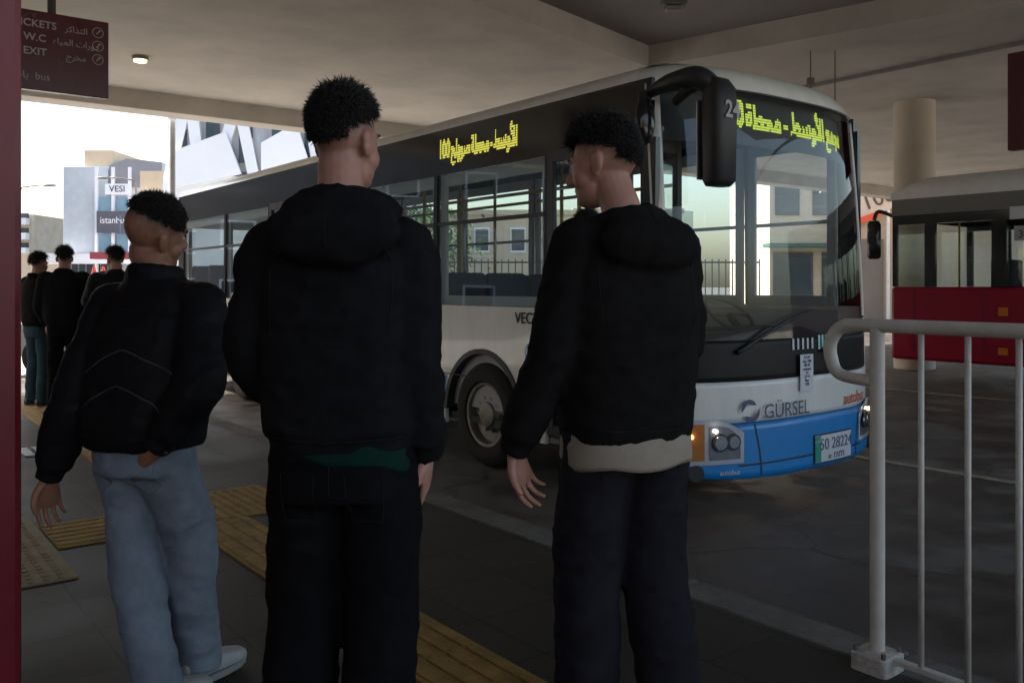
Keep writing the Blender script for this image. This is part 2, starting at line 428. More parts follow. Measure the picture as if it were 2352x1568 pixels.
# unseen walls added behind the camera to cut the light from there
bld = thing('light_blocking_walls', 'dark beige walls added out of view to hold back light', 'building', (0, 0, 0), TH)
MB().box((-4.2, -9.5, CZ / 2 - .08), (9.4, 5.6, CZ - .02)).build('wall', mat('blocker_beige', (.16, .13, .11), .8, var=.1, vs=.6), bld)
MB().box((-8.7, 2.4, CZ / 2 - .08), (.5, 13.6, CZ - .02)).build('side_wall', mat('blocker_beige', (.16, .13, .11), .8), bld)
MB().box((-1, -6.64, 1.2), (1.2, .1, 2.3)).build('door', M_RED, bld)

# ceiling fittings
l_ = thing('ceiling_lamp', 'small lit warm ceiling lamp above the left opening', 'lamp', (-5.27, 12.5, CZ))
MB().cyl((0, 0, -.05), (0, 0, 0), .11, n=24).build('lamp_housing', M_STEEL, l_)
MB().cyl((0, 0, -.075), (0, 0, -.052), .085, n=24).build('lamp_lens', M_LAMP, l_)
d_ = thing('ceiling_speaker', 'small grey box fixed in the sunk ceiling bay', 'speaker', (2.0, 10.9, CZ + .32))
MB().box((0, 0, -.06), (.30, .22, .12), .02).build('speaker_box', mat('box_grey', (.10, .105, .095), .6), d_)
MB().box((0, 0, -.15), (.2, .16, .06), .02).build('mount', mat('box_grey2', (.2, .19, .18), .6), d_)
h_ = thing('hanging_bracket', 'thin two-rod hanger below the ceiling over the bus roof', 'hanger', (4.3, 12.2, CZ))
for dx in (-.17, .17): MB().cyl((dx, 0, -.75), (dx, 0, 0), .009, n=8).build('rod', mat('rod_brown', (.12, .10, .09), .6), h_)
MB().box((-.17, 0, -.42), (.10, .06, .10), .01).build('clamp', mat('box_grey3', (.14, .13, .12), .6), h_)

# hanging maroon ticket sign (runs along u)
sg = thing('hanging_sign', 'maroon hanging sign with TICKETS, W.C and EXIT lines', 'sign', Vector((-3.21, 7.0, 0)), TH)
MB().box((-.45, 0, 2.80 + .28), (.90, .07, .60), .006).build('sign_board', M_SIGN, sg)
MB().cyl((-.40, 0, 3.38), (-.40, 0, CZ), .03, n=12).build('hanger', mat('hanger_brown', (.06, .05, .04), .5), sg)
AR = {'tickets': '\uFEAE\uFEDB\uFE8D\uFEAC\uFE98\uFEDF\uFE8D', 'wc': '\uFEE9\uFE8E\uFEF4\uFEE4\uFEDF\uFE8D \uFE95\uFE8D\uFEAD\uFEED\uFEA9', 'exit': '\uFE9D\uFEAE\uFEA8\uFEE3',
      'sweileh': '\uFEA2\uFEE0\uFEF3\uFEEE\uFEBB', 'station': '\uFE94\uFEC4\uFEA4\uFEE3', 'awsat': '\uFEC2\uFEB3\uFEED\uFEF7\uFE8D', 'complex': '\uFECA\uFEE4\uFEA0\uFEE3', 'bus': '\uFEB9\uFE8E\uFE91'}
for k, (en, ar) in enumerate((('TICKETS', AR['tickets']), ('W.C', AR['wc']), ('EXIT', AR['exit']))):
    z = 3.255 - k * .105
    text(en, .078, M_WINK, sg, (-.52, -.038, z), bold=.001)
    text(ar, .066, M_WINK, sg, (-.235, -.038, z))
    mbk = MB()
    for q in range(24):
        a0 = 2 * PI * q / 24; a1 = 2 * PI * (q + 1) / 24
        P_ = lambda a, r: (-.08 + r * math.cos(a), -.0385, z + .03 + r * math.sin(a))
        mbk.quad(P_(a0, .036), P_(a1, .036), P_(a1, .041), P_(a0, .041))
    mbk.quad((-.095, -.0385, z + .02), (-.09, -.0385, z + .015), (-.062, -.0385, z + .042), (-.067, -.0385, z + .047))
    mbk.quad((-.078, -.0385, z + .050), (-.078, -.0385, z + .043), (-.058, -.0385, z + .043), (-.058, -.0385, z + .050))
    mbk.build('arrow_symbol', M_WINK, sg)
text(AR['bus'] + '  bus', .075, M_WINK, sg, (-.56, -.038, 2.86))

# red hanging sign on the right
rs_ = thing('hanging_sign', 'tall dark red hanging panel at the right above the red bus', 'sign', Vector((6.72, 11.9, 0)), TH)
MB().box((.0, -.9, 3.77), (.16, 1.8, 1.3), .01).build('sign_board', mat('dark_red_panel', (.075, .012, .014), .5, var=.1), rs_)
for dv in (-.3, -1.5): MB().cyl((0, dv, 4.41), (0, dv, CZ), .02, n=8).build('hanger', M_BLKM, rs_)

# ------------------------------------------------------------------ the white city bus
BW, BL = 2.4, 9.7
bus = thing('city_bus', 'white and blue midibus with lit yellow line display standing at the platform', 'bus', wd(4.12, 3.87, ROAD), TH)
def zr(q): return 2.78 + .20 * max(0, 1 - abs(q) ** 4) ** .5
def fy(s, z):
    q = (s - 1.2) / 1.2
    b = .30 * (1 - abs(q) ** 3)
    ln = .11 * max(0, (z - .9) / 1.9) ** 1.6
    return -b + ln
def fx(s, z): return 1.2 + (s - 1.2) * (1 - .022 * max(0, z - .9) / 1.9)
def FP(s, z, off=0):
    # point on the curved front face, pushed outward by off
    p = Vector((fx(s, z), fy(s, z), z))
    if off:
        t = Vector((fx(s + .01, z) - fx(s - .01, z), fy(s + .01, z) - fy(s - .01, z), 0)).normalized()
        p += Vector((t.y, -t.x, 0)) * off
    return p
def fpatch(name, m, s0, s1, z0, z1, off=0, th=.02, nu=28, nv=8, parent=bus, smooth=True, z0f=None, z1f=None):
    def f(a, b):
        s = s0 + (s1 - s0) * a
        lo = z0f(s) if z0f else z0; hi = z1f(s) if z1f else z1
        return FP(s, lo + (hi - lo) * b, off)
    o = MB().grid(f, nu, nv).build(name, m, parent, smooth)
    if th:
        so_ = o.modifiers.new('solid', 'SOLIDIFY'); so_.thickness = th; so_.offset = 0
    return o
# front
fpatch('windscreen', G_WIND, .075, 2.325, 1.10, 2.745, 0, 0)
fpatch('lower_front_panel', mat('black_trim', (.014, .014, .015), .42, var=.1, vs=3, spec=.2), .02, 2.38, .835, 1.098, 0, .02)
fpatch('front_panel', M_WHT, .0, 2.4, .568, .833, .008, .02)
fpatch('bumper', M_BLUE, .0, 2.4, .20, .564, .022, .03, z0f=lambda s: .20 + .06 * abs((s - 1.2) / 1.2) ** 3)
MB().grid(lambda a, b: FP(.5 + 1.4 * a, .29 + .012 * b, .040), 20, 1).build('bumper_seam', M_BLKM, bus)
for s in (.62, 1.86):
    MB().grid(lambda a, b: FP(s + .012 * a + .06 * math.sin(b * 1.5) * (1 if s < 1 else -1), .56 - .34 * b, .0395), 1, 8).build('bumper_joint', M_BLKM, bus)
# front dome of the roof
def dome(a, b):
    s = .0 + 2.4 * a; q = (s - 1.2) / 1.2; t = b * PI / 2
    base = FP(s, 2.745)
    return Vector((base.x, base.y + .42 * (1 - math.cos(t)), 2.745 + (zr(q) - 2.745) * math.sin(t)))
MB().grid(dome, 40, 8).build('roof_front', M_WHT, bus, True)
MB().grid(lambda a, b: FP(.075 + 2.25 * a, 2.735 + .012 * b, .012), 30, 1).build('windscreen_gasket', M_BLKM, bus)
# A pillars
for s0, s1 in ((0, .075), (2.325, 2.4)):
    fpatch('pillar', M_WHT, s0, s1, .835, 2.75, .006, .02, nu=3, nv=16)
# roof
def rf(a, b):
    q = -1 + 2 * a; y = .30 + (BL - .30) * b
    z = zr(q)
    return Vector((1.2 + 1.2 * q * .978, y, z))
ring = [math.copysign(1 - (1 - abs(-1 + 2 * i / 40)) ** 1.6, -1 + 2 * i / 40) for i in range(41)]
mb = MB(); mb.grid(lambda a, b: Vector((1.2 + 1.2 * ring[int(round(a * 40))] * .978, .18 + (BL - .18) * b, zr(ring[int(round(a * 40))]))), 40, 12)
mb.build('roof', M_WHT, bus, True)
# sides
def tmb(z): return .022 * 1.2 * max(0, z - .9) / 1.9
def arch(yc, r, z0, n=18):
    # z0 = skirt height; arch centre at axle height .42
    a0 = math.asin((z0 - .42) / r)
    return [(yc - r * math.cos(PI * i / n * 1.0 + 0) , .42 + r * math.sin(PI * i / n)) for i in range(n + 1)]
FWY, RWY = 1.86, 7.15
def side(sx, sgn):
    # sx = x of the outer face, sgn = +1 when the inside lies at +x
    def wall(name, m, y0, y1, z0, z1, wheel=None, parent=bus, th=.035):
        pts = [(y0, z0)]
        if wheel: pts += [(wheel - .53, z0)] + arch(wheel, .53, z0)[0:] + [(wheel + .53, z0)]
        pts += [(y1, z0), (y1, z1), (y0, z1)]
        c = []
        for p in pts:
            if not c or (abs(c[-1][0] - p[0]) + abs(c[-1][1] - p[1])) > 1e-4: c.append(p)
        return MB().poly([(sx + sgn * tmb(z), y, z) for y, z in c], (sgn * th, 0, 0)).build(name, m, parent)
    near = sgn > 0
    doors = [(.12, 1.06), (4.98, 6.22)] if near else []
    # lower body
    if near:
        wall('side_panel', M_WHT, 1.07, 4.97, .30, 1.29, FWY)
        wall('side_panel', M_WHT, 6.23, BL, .30, 1.29, RWY)
        for y0, y1 in ((6.24, 6.58), (7.72, BL)): MB().box((sx - .003, (y0 + y1) / 2, .51), (.004, y1 - y0, .38)).build('blue_stripe', M_BLUE, bus)
    else:
        wall('side_panel', M_WHT, .0, 5.0, .30, 1.29, FWY); wall('side_panel', M_WHT, 5.0, BL, .30, 1.29, RWY)
    # blue skirt behind the front wheel
    if near:
        MB().poly([(sx - .004, 2.43, .31), (sx - .004, 4.95, .31), (sx - .004, 4.95, .70), (sx - .004, 2.36, .70)], (.003, 0, 0)).build('blue_stripe', M_BLUE, bus)
    for yc in (FWY, RWY):
        mb = MB()
        n = 20
        rs = []
        for i in range(n + 1):
            a = PI * i / n
            y, z = yc - .53 * math.cos(a), .42 + .53 * math.sin(a)
            y2, z2 = yc - .49 * math.cos(a), .42 + .49 * math.sin(a)
            rs.append([(sx - sgn * .012, y, z), (sx - sgn * .012, y2, z2), (sx + sgn * .55, y2, z2), (sx + sgn * .55, y, z)])
        mb.rings(rs); mb.build('wheel_arch', M_BLKM, bus)
    # glazed band: header, sill strip, pillars, panes
    wins = [(1.10, 2.55), (2.60, 4.02), (4.07, 4.95), (6.27, 7.70), (7.76, 9.45)] if near else [(.18, 1.04), (1.10, 2.55), (2.60, 4.02), (4.07, 5.50), (5.55, 7.0), (7.05, 8.3), (8.35, 9.45)]
    h0, h1 = (2.40 if near else 2.68), 2.785
    MB().poly([(sx + sgn * tmb(h0), .04, h0), (sx + sgn * tmb(h0), BL, h0), (sx + sgn * tmb(h1), BL, h1), (sx + sgn * tmb(h1), .04, h1)], (sgn * .03, 0, 0)).build('window_header', M_BLK, bus)
    edges = sorted([a for ab in wins for a in ab])
    def pil(y0, y1, z0=1.29, z1=h0, nm='window_pillar', m=M_BLK):
        MB().poly([(sx + sgn * tmb(z0), y0, z0), (sx + sgn * tmb(z0), y1, z0), (sx + sgn * tmb(z1), y1, z1), (sx + sgn * tmb(z1), y0, z1)], (sgn * .04, 0, 0)).build(nm, m, bus)
    prev = .0
    for a, b in wins:
        inter = [d for d in doors if prev - .1 < d[0] and d[1] < a + .1]
        if inter:
            d = inter[0]
            if d[0] - prev > .01: pil(prev, d[0])
            if a - d[1] > .01: pil(d[1], a)
        elif a - prev > .01: pil(prev, a)
        prev = b
    pil(prev, BL)
    for a, b in wins:
        p = MB().poly([(sx + sgn * (tmb(1.29) + .012), a, 1.29), (sx + sgn * (tmb(1.29) + .012), b, 1.29), (sx + sgn * (tmb(h0) + .012), b, h0), (sx + sgn * (tmb(h0) + .012), a, h0)], (sgn * .004, 0, 0)).build('window', G_BUS, bus)
        # hopper rail and inner trim of light grey
        MB().box((sx + sgn * .035, (a + b) / 2, 1.98), (.03, b - a, .03)).build('window_rail', M_INTD if near else M_INT, p)
        tr = MB(); W_ = .075; xx = sx + sgn * .075
        for (yy, zz, dy, dz) in ((a + W_ / 2, (1.29 + h0) / 2, W_, h0 - 1.29), (b - W_ / 2, (1.29 + h0) / 2, W_, h0 - 1.29), ((a + b) / 2, 1.33, b - a - 2 * W_ - .004, .08), ((a + b) / 2, h0 - .05, b - a - 2 * W_ - .004, .10)):
            tr.box((xx, yy, zz), (.03, dy, dz))
        tr.build('window_trim', M_INT, p)
    MB().box((sx + sgn * .0785, BL / 2, .86), (.035, BL - .3, .80) if not near else (.02, .01, .01)).build('inner_panel', M_INT, bus) if not near else None
side(0.0, 1); side(BW, -1)
for y0, y1 in ((1.12, 4.93), (6.3, 9.4)):
    MB().box((.0785, (y0 + y1) / 2, .86), (.035, y1 - y0, .80)).build('inner_panel', M_INT, bus)
# rear wall and rear window surround
mb = MB(); mb.box((1.2, BL + .02, .85), (2.36, .05, 1.1)); mb.box((1.2, BL + .02, 2.55), (2.34, .05, .45)); mb.box((.12, BL + .02, 1.86), (.2, .05, .92)); mb.box((2.28, BL + .02, 1.86), (.2, .05, .92))
mb.build('rear_panel', M_WHT, bus)
MB().box((1.2, BL + .02, 1.86), (1.94, .008, .92)).build('rear_window', G_BUS, bus)
# floor, inner ceiling
MB().box((1.2, BL / 2 + .05, .36), (2.28, BL - .3, .06)).build('floor', M_INTD, bus)
MB().box((1.2, BL / 2 + .25, 2.765), (2.2, BL - 1.0, .02)).build('inner_ceiling', mat('inner_ceiling_grey', (.16, .16, .17), .7), bus)
# doors: front (leaves folded open) and middle (closed)
def leaf(y0, y1, x, name='door', rot=0):
    o = thing_part(name, bus, (x, y0, 0), rot)
    L_ = y1 - y0
    f = MB()
    f.box((0, .03, 1.40), (.04, .06, 2.06)); f.box((0, L_ - .03, 1.40), (.04, .06, 2.06)); f.box((0, L_ / 2, .40), (.04, L_ - .124, .08)); f.box((0, L_ / 2, 2.39), (.04, L_ - .124, .08)); f.box((0, L_ / 2, 1.12), (.036, L_ - .124, .06))
    f.build('door_frame', M_BLKM, o)
    MB().box((0, L_ / 2, 1.40), (.006, L_ - .13, 1.88)).build('door_glass', G_BUS, o)
    MB().cyl((.05, .1, .75), (.05, .1, 1.7), .014, n=8).build('handle', M_STEEL, o)
def thing_part(name, parent, loc, rz):
    o = bpy.data.objects.new(name, None); COL.objects.link(o); o.parent = parent; o.location = loc; o.rotation_euler = (0, 0, rz); return o
leaf(.12, .585, .03, rot=R(-78)); leaf(1.06 - .465, 1.06, .03, rot=0)
leaf(4.99, 5.60, .03); leaf(5.60, 6.21, .03)
MB().box((.25, .59, .33), (.45, .92, .04)).build('entrance_step', M_STEEL, bus)
# wheels
def wheel(x, yc, sgn):
    o = thing_part('wheel', bus, (x, yc, .42), 0)
    mb = MB()
    prof = [(.21, .25), (.01, .25), (-.015, .27), (-.02, .34), (.0, .395), (.03, .415), (.22, .415), (.25, .39), (.25, .25)]
    n = 44
    mb.rings([[(sgn * a, r * math.cos(2 * PI * i / n), r * math.sin(2 * PI * i / n)) for i in range(n)] for a, r in prof], cap=False)
    mb.build('tyre', M_RUB, o, True, angle=40)
    mb = MB()
    prof = [(.0, .262), (.005, .235), (.07, .225), (.09, .15), (.05, .12), (.03, .10), (.01, .095), (.0, .05), (.0, .001)]
    mb.rings([[(sgn * a, r * math.cos(2 * PI * i / n), r * math.sin(2 * PI * i / n)) for i in range(n)] for a, r in prof], cap=False)
    mb.build('rim', M_STEEL, o, True, angle=40)
    mb = MB()
    for i in range(10):
        a = 2 * PI * i / 10
        mb.cyl((sgn * .03, .135 * math.cos(a), .135 * math.sin(a)), (sgn * .085, .135 * math.cos(a), .135 * math.sin(a)), .014, n=6)
    mb.build('wheel_nuts', M_STEEL, o)
wheel(.03, FWY, 1); wheel(BW - .03, FWY, -1); wheel(.03, RWY, 1); wheel(BW - .03, RWY, -1)
# headlights
for flip in (0, 1):
    F_ = (lambda s: 2.4 - s) if flip else (lambda s: s)
    hl = thing_part('headlight', bus, (0, 0, 0), 0)
    def zlo(s): return .335 + .02 * (s - .16)
    def zhi(s): return .582 - .10 * max(0, (s - .3) / .24) ** 2
    MB().grid(lambda a, b: FP(F_(.13 + .41 * a), .315 + (.60 - .09 * max(0, (a - .4) / .6) ** 2 - .315) * b, .041), 14, 6).build('headlight_bezel', mat('bezel_white', (.55, .55, .58), .3), hl, True)
    MB().grid(lambda a, b: FP(F_(.30 + .21 * a), .345 + (.555 - .09 * max(0, (a - .4) / .6) ** 2 - .345) * b, .046), 12, 6).build('headlight_bowl', mat('bowl_grey', (.30, .30, .33), .2, .6, var=.2, vs=14), hl, True)
    MB().grid(lambda a, b: FP(F_(.15 + .12 * a), .345 + (.575 - .345) * b, .046), 8, 6).build('indicator', M_AMB, hl, True)
    for s, r in ((.365, .048), (.455, .042)):
        c = FP(F_(s), .455, .052); c2 = FP(F_(s), .455, .060)
        MB().cyl(c, c2, r + .012, r + .01, 24).build('lamp_ring', M_BLKM, hl)
        MB().cyl(c2, FP(F_(s), .455, .066), r, r * .9, 24).build('lamp_reflector', M_CHR, hl)
    MB().ell(FP(F_(.335), .53, .058), .012).build('position_bulb', M_BULB, hl)
    MB().ell(FP(F_(.19), .50, .056), .014).build('indicator_bulb', mat('amber_glow', (.9, .5, .1), .5, var=0, emit=(1, .5, .12), es=2.5), hl)
    MB().grid(lambda a, b: FP(F_(.10 + .44 * a), .305 + .305 * b, .068), 16, 6).build('headlight_cover', M_LENS, hl, True)
    c = FP(F_(.22), .265, .02); MB().cyl(c, FP(F_(.22), .265, .045), .055, n=20).build('fog_light_recess', M_BLKM, hl)
# lettering on the front
def front_text(s_, str_, size, z, m, off=.032, bold=0, name='lettering'):
    me = text_mesh(str_, size, .002, bold, name)
    for v in me.vertices:
        p = FP(s_ + v.co.x, z + v.co.y, off + v.co.z); v.co = p
    return link(name, me, m, bus)
front_text(.94, 'G\u00dcRSEL', .135, .585, M_BINK, .0405)
front_text(1.84, 'autobus', .125, .60, M_OINK, .024)
front_text(.44, 'autobus', .045, .245, M_PAPER, .0405)
mb = MB()
n = 28
for part in (0, 1):
    vs = []
    for i in range(n + 1):
        a = PI * i / n + (R(20) if part == 0 else R(200))
        vs.append((.595 + .062 * math.cos(a) + (-.012 if part == 0 else .012), .645 + .062 * math.sin(a) + (.010 if part == 0 else -.010)))
    c = (sum(p[0] for p in vs) / len(vs), sum(p[1] for p in vs) / len(vs))
    for i in range(n):
        mb.bm.faces.new([mb.bm.verts.new(FP(p[0], p[1], .0405)) for p in (c, vs[i], vs[i + 1])])
mb.build('emblem', M_BINK, bus)
# number plate
MB().grid(lambda a, b: FP(1.235 + .47 * a, .232 + .185 * b, .046), 8, 1).build('number_plate', mat('plate_white', (.60, .60, .63), .4, var=.05), bus)
MB().grid(lambda a, b: FP(1.235 + .07 * a, .234 + .181 * b, .0475), 4, 1).build('plate_strip', M_GRN, bus)
front_text(1.50, '50 28224', .112, .315, M_BINK, .0485)
front_text(1.27, '\uFEE5\uFEA9\uFEAD\uFEF7\uFE8D', .034, .375, M_PAPER, .0495)
front_text(1.50, '\u0665\u0660 \u0662\u0668\u0662\u0662\u0664', .06, .245, M_BINK, .0485)
MB().grid(lambda a, b: FP(1.225 + .49 * a, .222 + .205 * b, .043), 8, 1).build('plate_frame', M_BLKM, bus)
# papers and stickers low on the windscreen
MB().grid(lambda a, b: FP(1.08 + .15 * a, .735 + .25 * b, .034), 4, 4).build('notice_paper', M_PAPER, bus)
for i in range(8): front_text(1.155, ('STOP', 'bus 100', '08:30', 'amman', '24', '12:15', 'line', '100', '24')[i], .03, .955 - i * .026, M_BINK, .036)
for i in range(5): MB().grid(lambda a, b: FP(1.02 + i * .055 + .020 * a, 1.02 + .075 * b, .016), 1, 1).build('sticker', M_PAPER, bus)
for i in range(3): MB().grid(lambda a, b: FP(1.32 + i * .042 + .024 * a, 1.01 + .10 * b, .016), 1, 1).build('sticker', mat('mint_paper', (.35, .62, .60), .6), bus)
# destination displays
MB().grid(lambda a, b: FP(.10 + 2.2 * a, 2.40 + .33 * b, -.09), 30, 4).build('display_case', M_BLKM, bus, True)
def ledf(cx, cz):
    p = FP(.50 + cx, 2.47 + cz, -.082); t = (FP(.51 + cx, 2.47 + cz, -.082) - FP(.49 + cx, 2.47 + cz, -.082)).normalized()
    return p, t, Vector((0, 0, 1))
led_sign([('100', 1, 15), (AR['station'], 2, 13), ('-', 2, 13), (AR['awsat'], 2, 13), (AR['complex'], 0, 13)], ledf, M_LED, bus, .0140, hscale=1.25)
def leds(cx, cz): 
    z = 2.49 + cz; return Vector((tmb(z) - .004, 2.50 - cx, z)), Vector((0, -1, 0)), Vector((0, 0, 1))
led_sign([('100', 1, 12), (AR['sweileh'], 1, 11), (AR['station'], 1, 11), ('-', 1, 11), (AR['awsat'], 0, 11)], leds, M_LED2, bus, .0106, hscale=1.75)
for y in (2.92, 3.95): MB().box((-.0015, y, .99), (.004, .008, .56)).build('panel_seam', M_BLKM, bus)
MB().box((-.0015, 3.45, .715), (.004, 2.9, .008)).build('panel_seam', M_BLKM, bus)
MB().box((-.004, 3.42, .50), (.008, .34, .24), .003).build('fuel_flap', M_BLUE, bus)
# side lettering and badge
tx = text('VECTIO', .12, M_INK, bus, (-.003, 1.22, 1.17), rx=90, rz=-90, depth=.003, bold=.001)
for k in range(2):
    mb = MB()
    for i in range(20):
        a0, a1 = 2 * PI * i / 20, 2 * PI * (i + 1) / 20
        f_ = lambda a, r: (-.003, 1.22 - .05 + k * .10 + r * .8 * math.cos(a), .95 + r * 1.5 * math.sin(a))
        mb.quad(f_(a0, .045), f_(a1, .045), f_(a1, .022), f_(a0, .022))
    mb.build('badge', M_BLUE, bus)
MB().box((-.008, 1.10, .72), (.014, .04, .10), .004).build('side_marker', M_ORG, bus)
# interior
dash = MB().grid(lambda a, b: FP(.1 + 2.2 * a, .85 + .30 * b - .02, -.03 - .45 * (b > .5) * (b - .5) * 2), 16, 8); dash.build('dashboard', M_INTD, bus, True)
MB().box((1.62, .52, 1.02), (.75, .45, .22), .05).build('driver_console', M_INTD, bus)
sw = MB()
pts = [(1.65 + .22 * math.cos(2 * PI * i / 24), .72 + .16 * math.sin(2 * PI * i / 24), 1.22 + .13 * math.sin(2 * PI * i / 24)) for i in range(25)]
sw.limb(pts, [.016] * 25, 8, 1); sw.cyl((1.65, .72, 1.22), (1.65, .55, 1.02), .03, n=10); sw.cyl((1.44, .72, 1.22), (1.86, .72, 1.22), .014, n=8)
sw.build('steering_wheel', M_BLKM, bus, True)
def seat_mesh():
    mb = MB(); mb.box((0, 0, .45), (.43, .42, .09), .03); mb.box((0, .20, .82), (.43, .08, .72), .03); mb.box((0, 0, .2), (.06, .3, .4))
    return mb.mesh('passenger_seat')
SM = seat_mesh()
for (x, ys) in ((.34, (2.4, 3.2, 4.0, 4.7, 6.9, 7.7, 8.5, 9.2)), (.80, (2.4, 3.2, 4.0, 4.7, 6.9, 7.7, 8.5, 9.2)), (2.06, (2.0, 2.8, 3.6, 4.4, 5.2, 6.0, 6.9, 7.7, 8.5, 9.2)), (1.62, (2.8, 3.6, 4.4, 5.2, 6.0, 6.9, 7.7, 8.5, 9.2))):
    for y in ys:
        o = link('passenger_seat', SM, M_SEAT, bus); o.location = (x, y, .39 + (.18 if y > 6.5 else 0))
ds = MB(); ds.box((1.65, 1.15, .85), (.5, .48, .14), .04); ds.box((1.65, 1.38, 1.28), (.48, .12, .8), .04); ds.box((1.65, 1.40, 1.76), (.28, .1, .2), .04); ds.box((1.65, 1.15, .58), (.3, .3, .42))
ds.build('driver_seat', M_SEAT, bus)
MB().box((1.15, 1.62, 1.05), (.03, .06, 1.3)).build('cab_screen_post', M_BLKM, bus)
MB().box((1.72, 1.64, 1.30), (1.1, .02, 1.7)).build('cab_screen', glass('cab_glass', (.7, .75, .75)), bus)
for x, y in ((.95, 1.15), (1.05, 2.1), (.98, 3.6), (1.42, 3.6), (.98, 5.0), (1.42, 5.0), (.98, 6.3), (1.42, 6.3), (.45, 1.2), (.30, 4.93)):
    MB().cyl((x, y, .39), (x, y, 2.75), .017, n=10).build('grab_pole', M_POLE, bus, True)
for x in (.9, 1.5): MB().cyl((x, 1.2, 2.3), (x, 9.0, 2.3), .016, n=8).build('grab_rail', M_POLE, bus, True)
MB().box((.60, .36, 1.0), (.06, .05, .35)).build('ticket_validator', mat('validator_blue', (.03, .08, .3), .4), bus)
# mirrors
mr = thing_part('mirror', bus, (0, 0, 0), 0)
MB().limb([(.08, .0, 2.70), (.07, -.20, 2.735), (.11, -.38, 2.735), (.19, -.46, 2.64)], [.035, .055, .065, .06], 12, 6).build('mirror_arm', M_BLKM, mr, True)
MB().limb([(.26, -.06, 2.66), (.22, -.28, 2.72), (.22, -.44, 2.62)], [.03, .035, .05], 10, 6).build('mirror_brace', M_BLKM, mr, True)
MB().stack([(.20, -.45, 2.08, .085, .05, 3), (.20, -.46, 2.11, .102, .075, 3), (.20, -.46, 2.55, .105, .085, 3), (.20, -.46, 2.66, .10, .08, 3), (.19, -.45, 2.72, .08, .05, 3)], 28).build('mirror_housing', M_BLKM, mr, True)
MB().box((.20, -.372, 2.36), (.20, .01, .48), .004).build('mirror_glass', M_CHR, mr)
me = text_mesh('24', .14, .002, .003); o = link('lettering', me, M_WINK, mr); o.location = (.215, -.55, 2.48); o.rotation_euler = (R(90), 0, 0)
mr.location = (-.10, .02, -.03)
m2 = thing_part('side_mirror', bus, (0, 0, 0), 0)
MB().limb([(.02, .06, 2.62), (-.10, .0, 2.66), (-.14, -.04, 2.58)], [.02, .022, .03], 10, 5).build('mirror_arm', M_BLKM, m2, True)
MB().ell((-.13, -.05, 2.47), (.075, .05, .15)).build('mirror_housing', M_BLK, m2, True)
# wipers
for (sa, za, sb, zb) in ((.5, 1.02, 1.25, 1.28), (1.35, 1.0, 2.1, 1.22)):
    MB().limb([FP(sa, za, .03), FP((sa + sb) / 2, (za + zb) / 2 + .05, .045), FP(sb, zb, .02)], [.016, .012, .008], 8, 5).build('wiper', M_BLKM, bus, True)

# driver stays out of sight; the crimson bus on the next bay
rb = thing('city_bus', 'crimson and black bus with grey roof parked behind the railing', 'bus', Vector((5.71, 13.3, ROAD)), TH)
Ln, Wd = 9.0, 2.45
def rside(name, m, y0, y1, z0, z1, th=.04, x=0): return MB().box((x + th / 2, -(y0 + y1) / 2, (z0 + z1) / 2), (th, y1 - y0, z1 - z0)).build(name, m, rb)
MB().box((Wd / 2, -Ln / 2, .90), (Wd, Ln, 1.08), .05).build('lower_body', M_BRED, rb)
M_GROOF = mat('pale_roof_paint', (.72, .71, .69), .4, var=.06, coat=.3)
M_DGR = mat('cove_shade_grey', (.16, .155, .15), .4, var=.08)  # cove shading below the roof put into the colour as flat dark grey
def rroof(a, b):
    ang = PI * a
    x = Wd / 2 - (Wd / 2) * math.copysign(abs(math.cos(ang)) ** .45, math.cos(ang)); z = 2.74 + .36 * math.sin(ang) ** .6
    y = -.0 - Ln * b
    k = max(0, 1 - (Ln * b) / .5); z -= .22 * k * k * math.sin(ang)
    return Vector((x, y, z))
MB().grid(rroof, 28, 40).build('roof', M_GROOF, rb, True)
rside('cornice', M_DGR, .02, Ln, 2.50, 2.74, .05)
rside('window_header', M_BLK, .03, Ln, 2.36, 2.498, .05)
for a, b in ((.03, .10), (.52, .68), (1.46, 1.66), (2.9, 3.05), (4.4, 4.55), (5.9, 6.05), (7.4, 7.55), (8.8, 9.0)): rside('window_pillar', M_BLK, a, b, 1.442, 2.358, .05)
for a, b in ((.10, .52), (.68, 1.46), (1.66, 2.9), (3.05, 4.4), (4.55, 5.9), (6.05, 7.4), (7.55, 8.8)):
    rside('window', G_BUS, a, b, 1.442, 2.358, .006, .012)
    MB().box((Wd - .02, -(a + b) / 2, 1.9), (.006, b - a, .92)).build('window', G_BUS, rb)
for a, b in ((0, .1), (.5, .7), (1.45, 1.65), (2.9, 3.05), (4.4, 4.55), (5.9, 6.05), (7.4, 7.55), (8.8, 9)): MB().box((Wd - .02, -(a + b) / 2, 1.9), (.04, b - a, .916)).build('window_pillar', M_BLK, rb)
MB().box((Wd - .02, -Ln / 2, 2.55), (.04, Ln, .38)).build('far_header', M_BLK, rb)
MB().box((Wd / 2, -.03, 1.95), (Wd - .12, .01, 1.0)).build('front_glass', G_WIND, rb)
MB().box((Wd / 2, -Ln + .03, 2.0), (Wd - .1, .04, 1.1)).build('rear_panel', M_BRED, rb)
MB().box((Wd / 2, -.05, 2.58), (Wd - .12, .04, .30)).build('front_header', M_BLK, rb)
for i in range(8):
    for x in (.4, .85, 1.65, 2.1):
        o = link('passenger_seat', SM, M_SEAT, rb); o.location = (x, -1.2 - i * .95, 1.0 - .35); o.rotation_euler = (0, 0, PI)
for y in (-.62, -1.6, -2.9): MB().cyl((.85, y, 1.2), (.85, y, 2.5), .016, n=8).build('grab_pole', M_POLE, rb)
for z, dz in ((1.10, .12), (.56, .10)): MB().box((-.012, -1.62, z), (.03, .12, dz), .006).build('side_marker', M_ORG, rb)
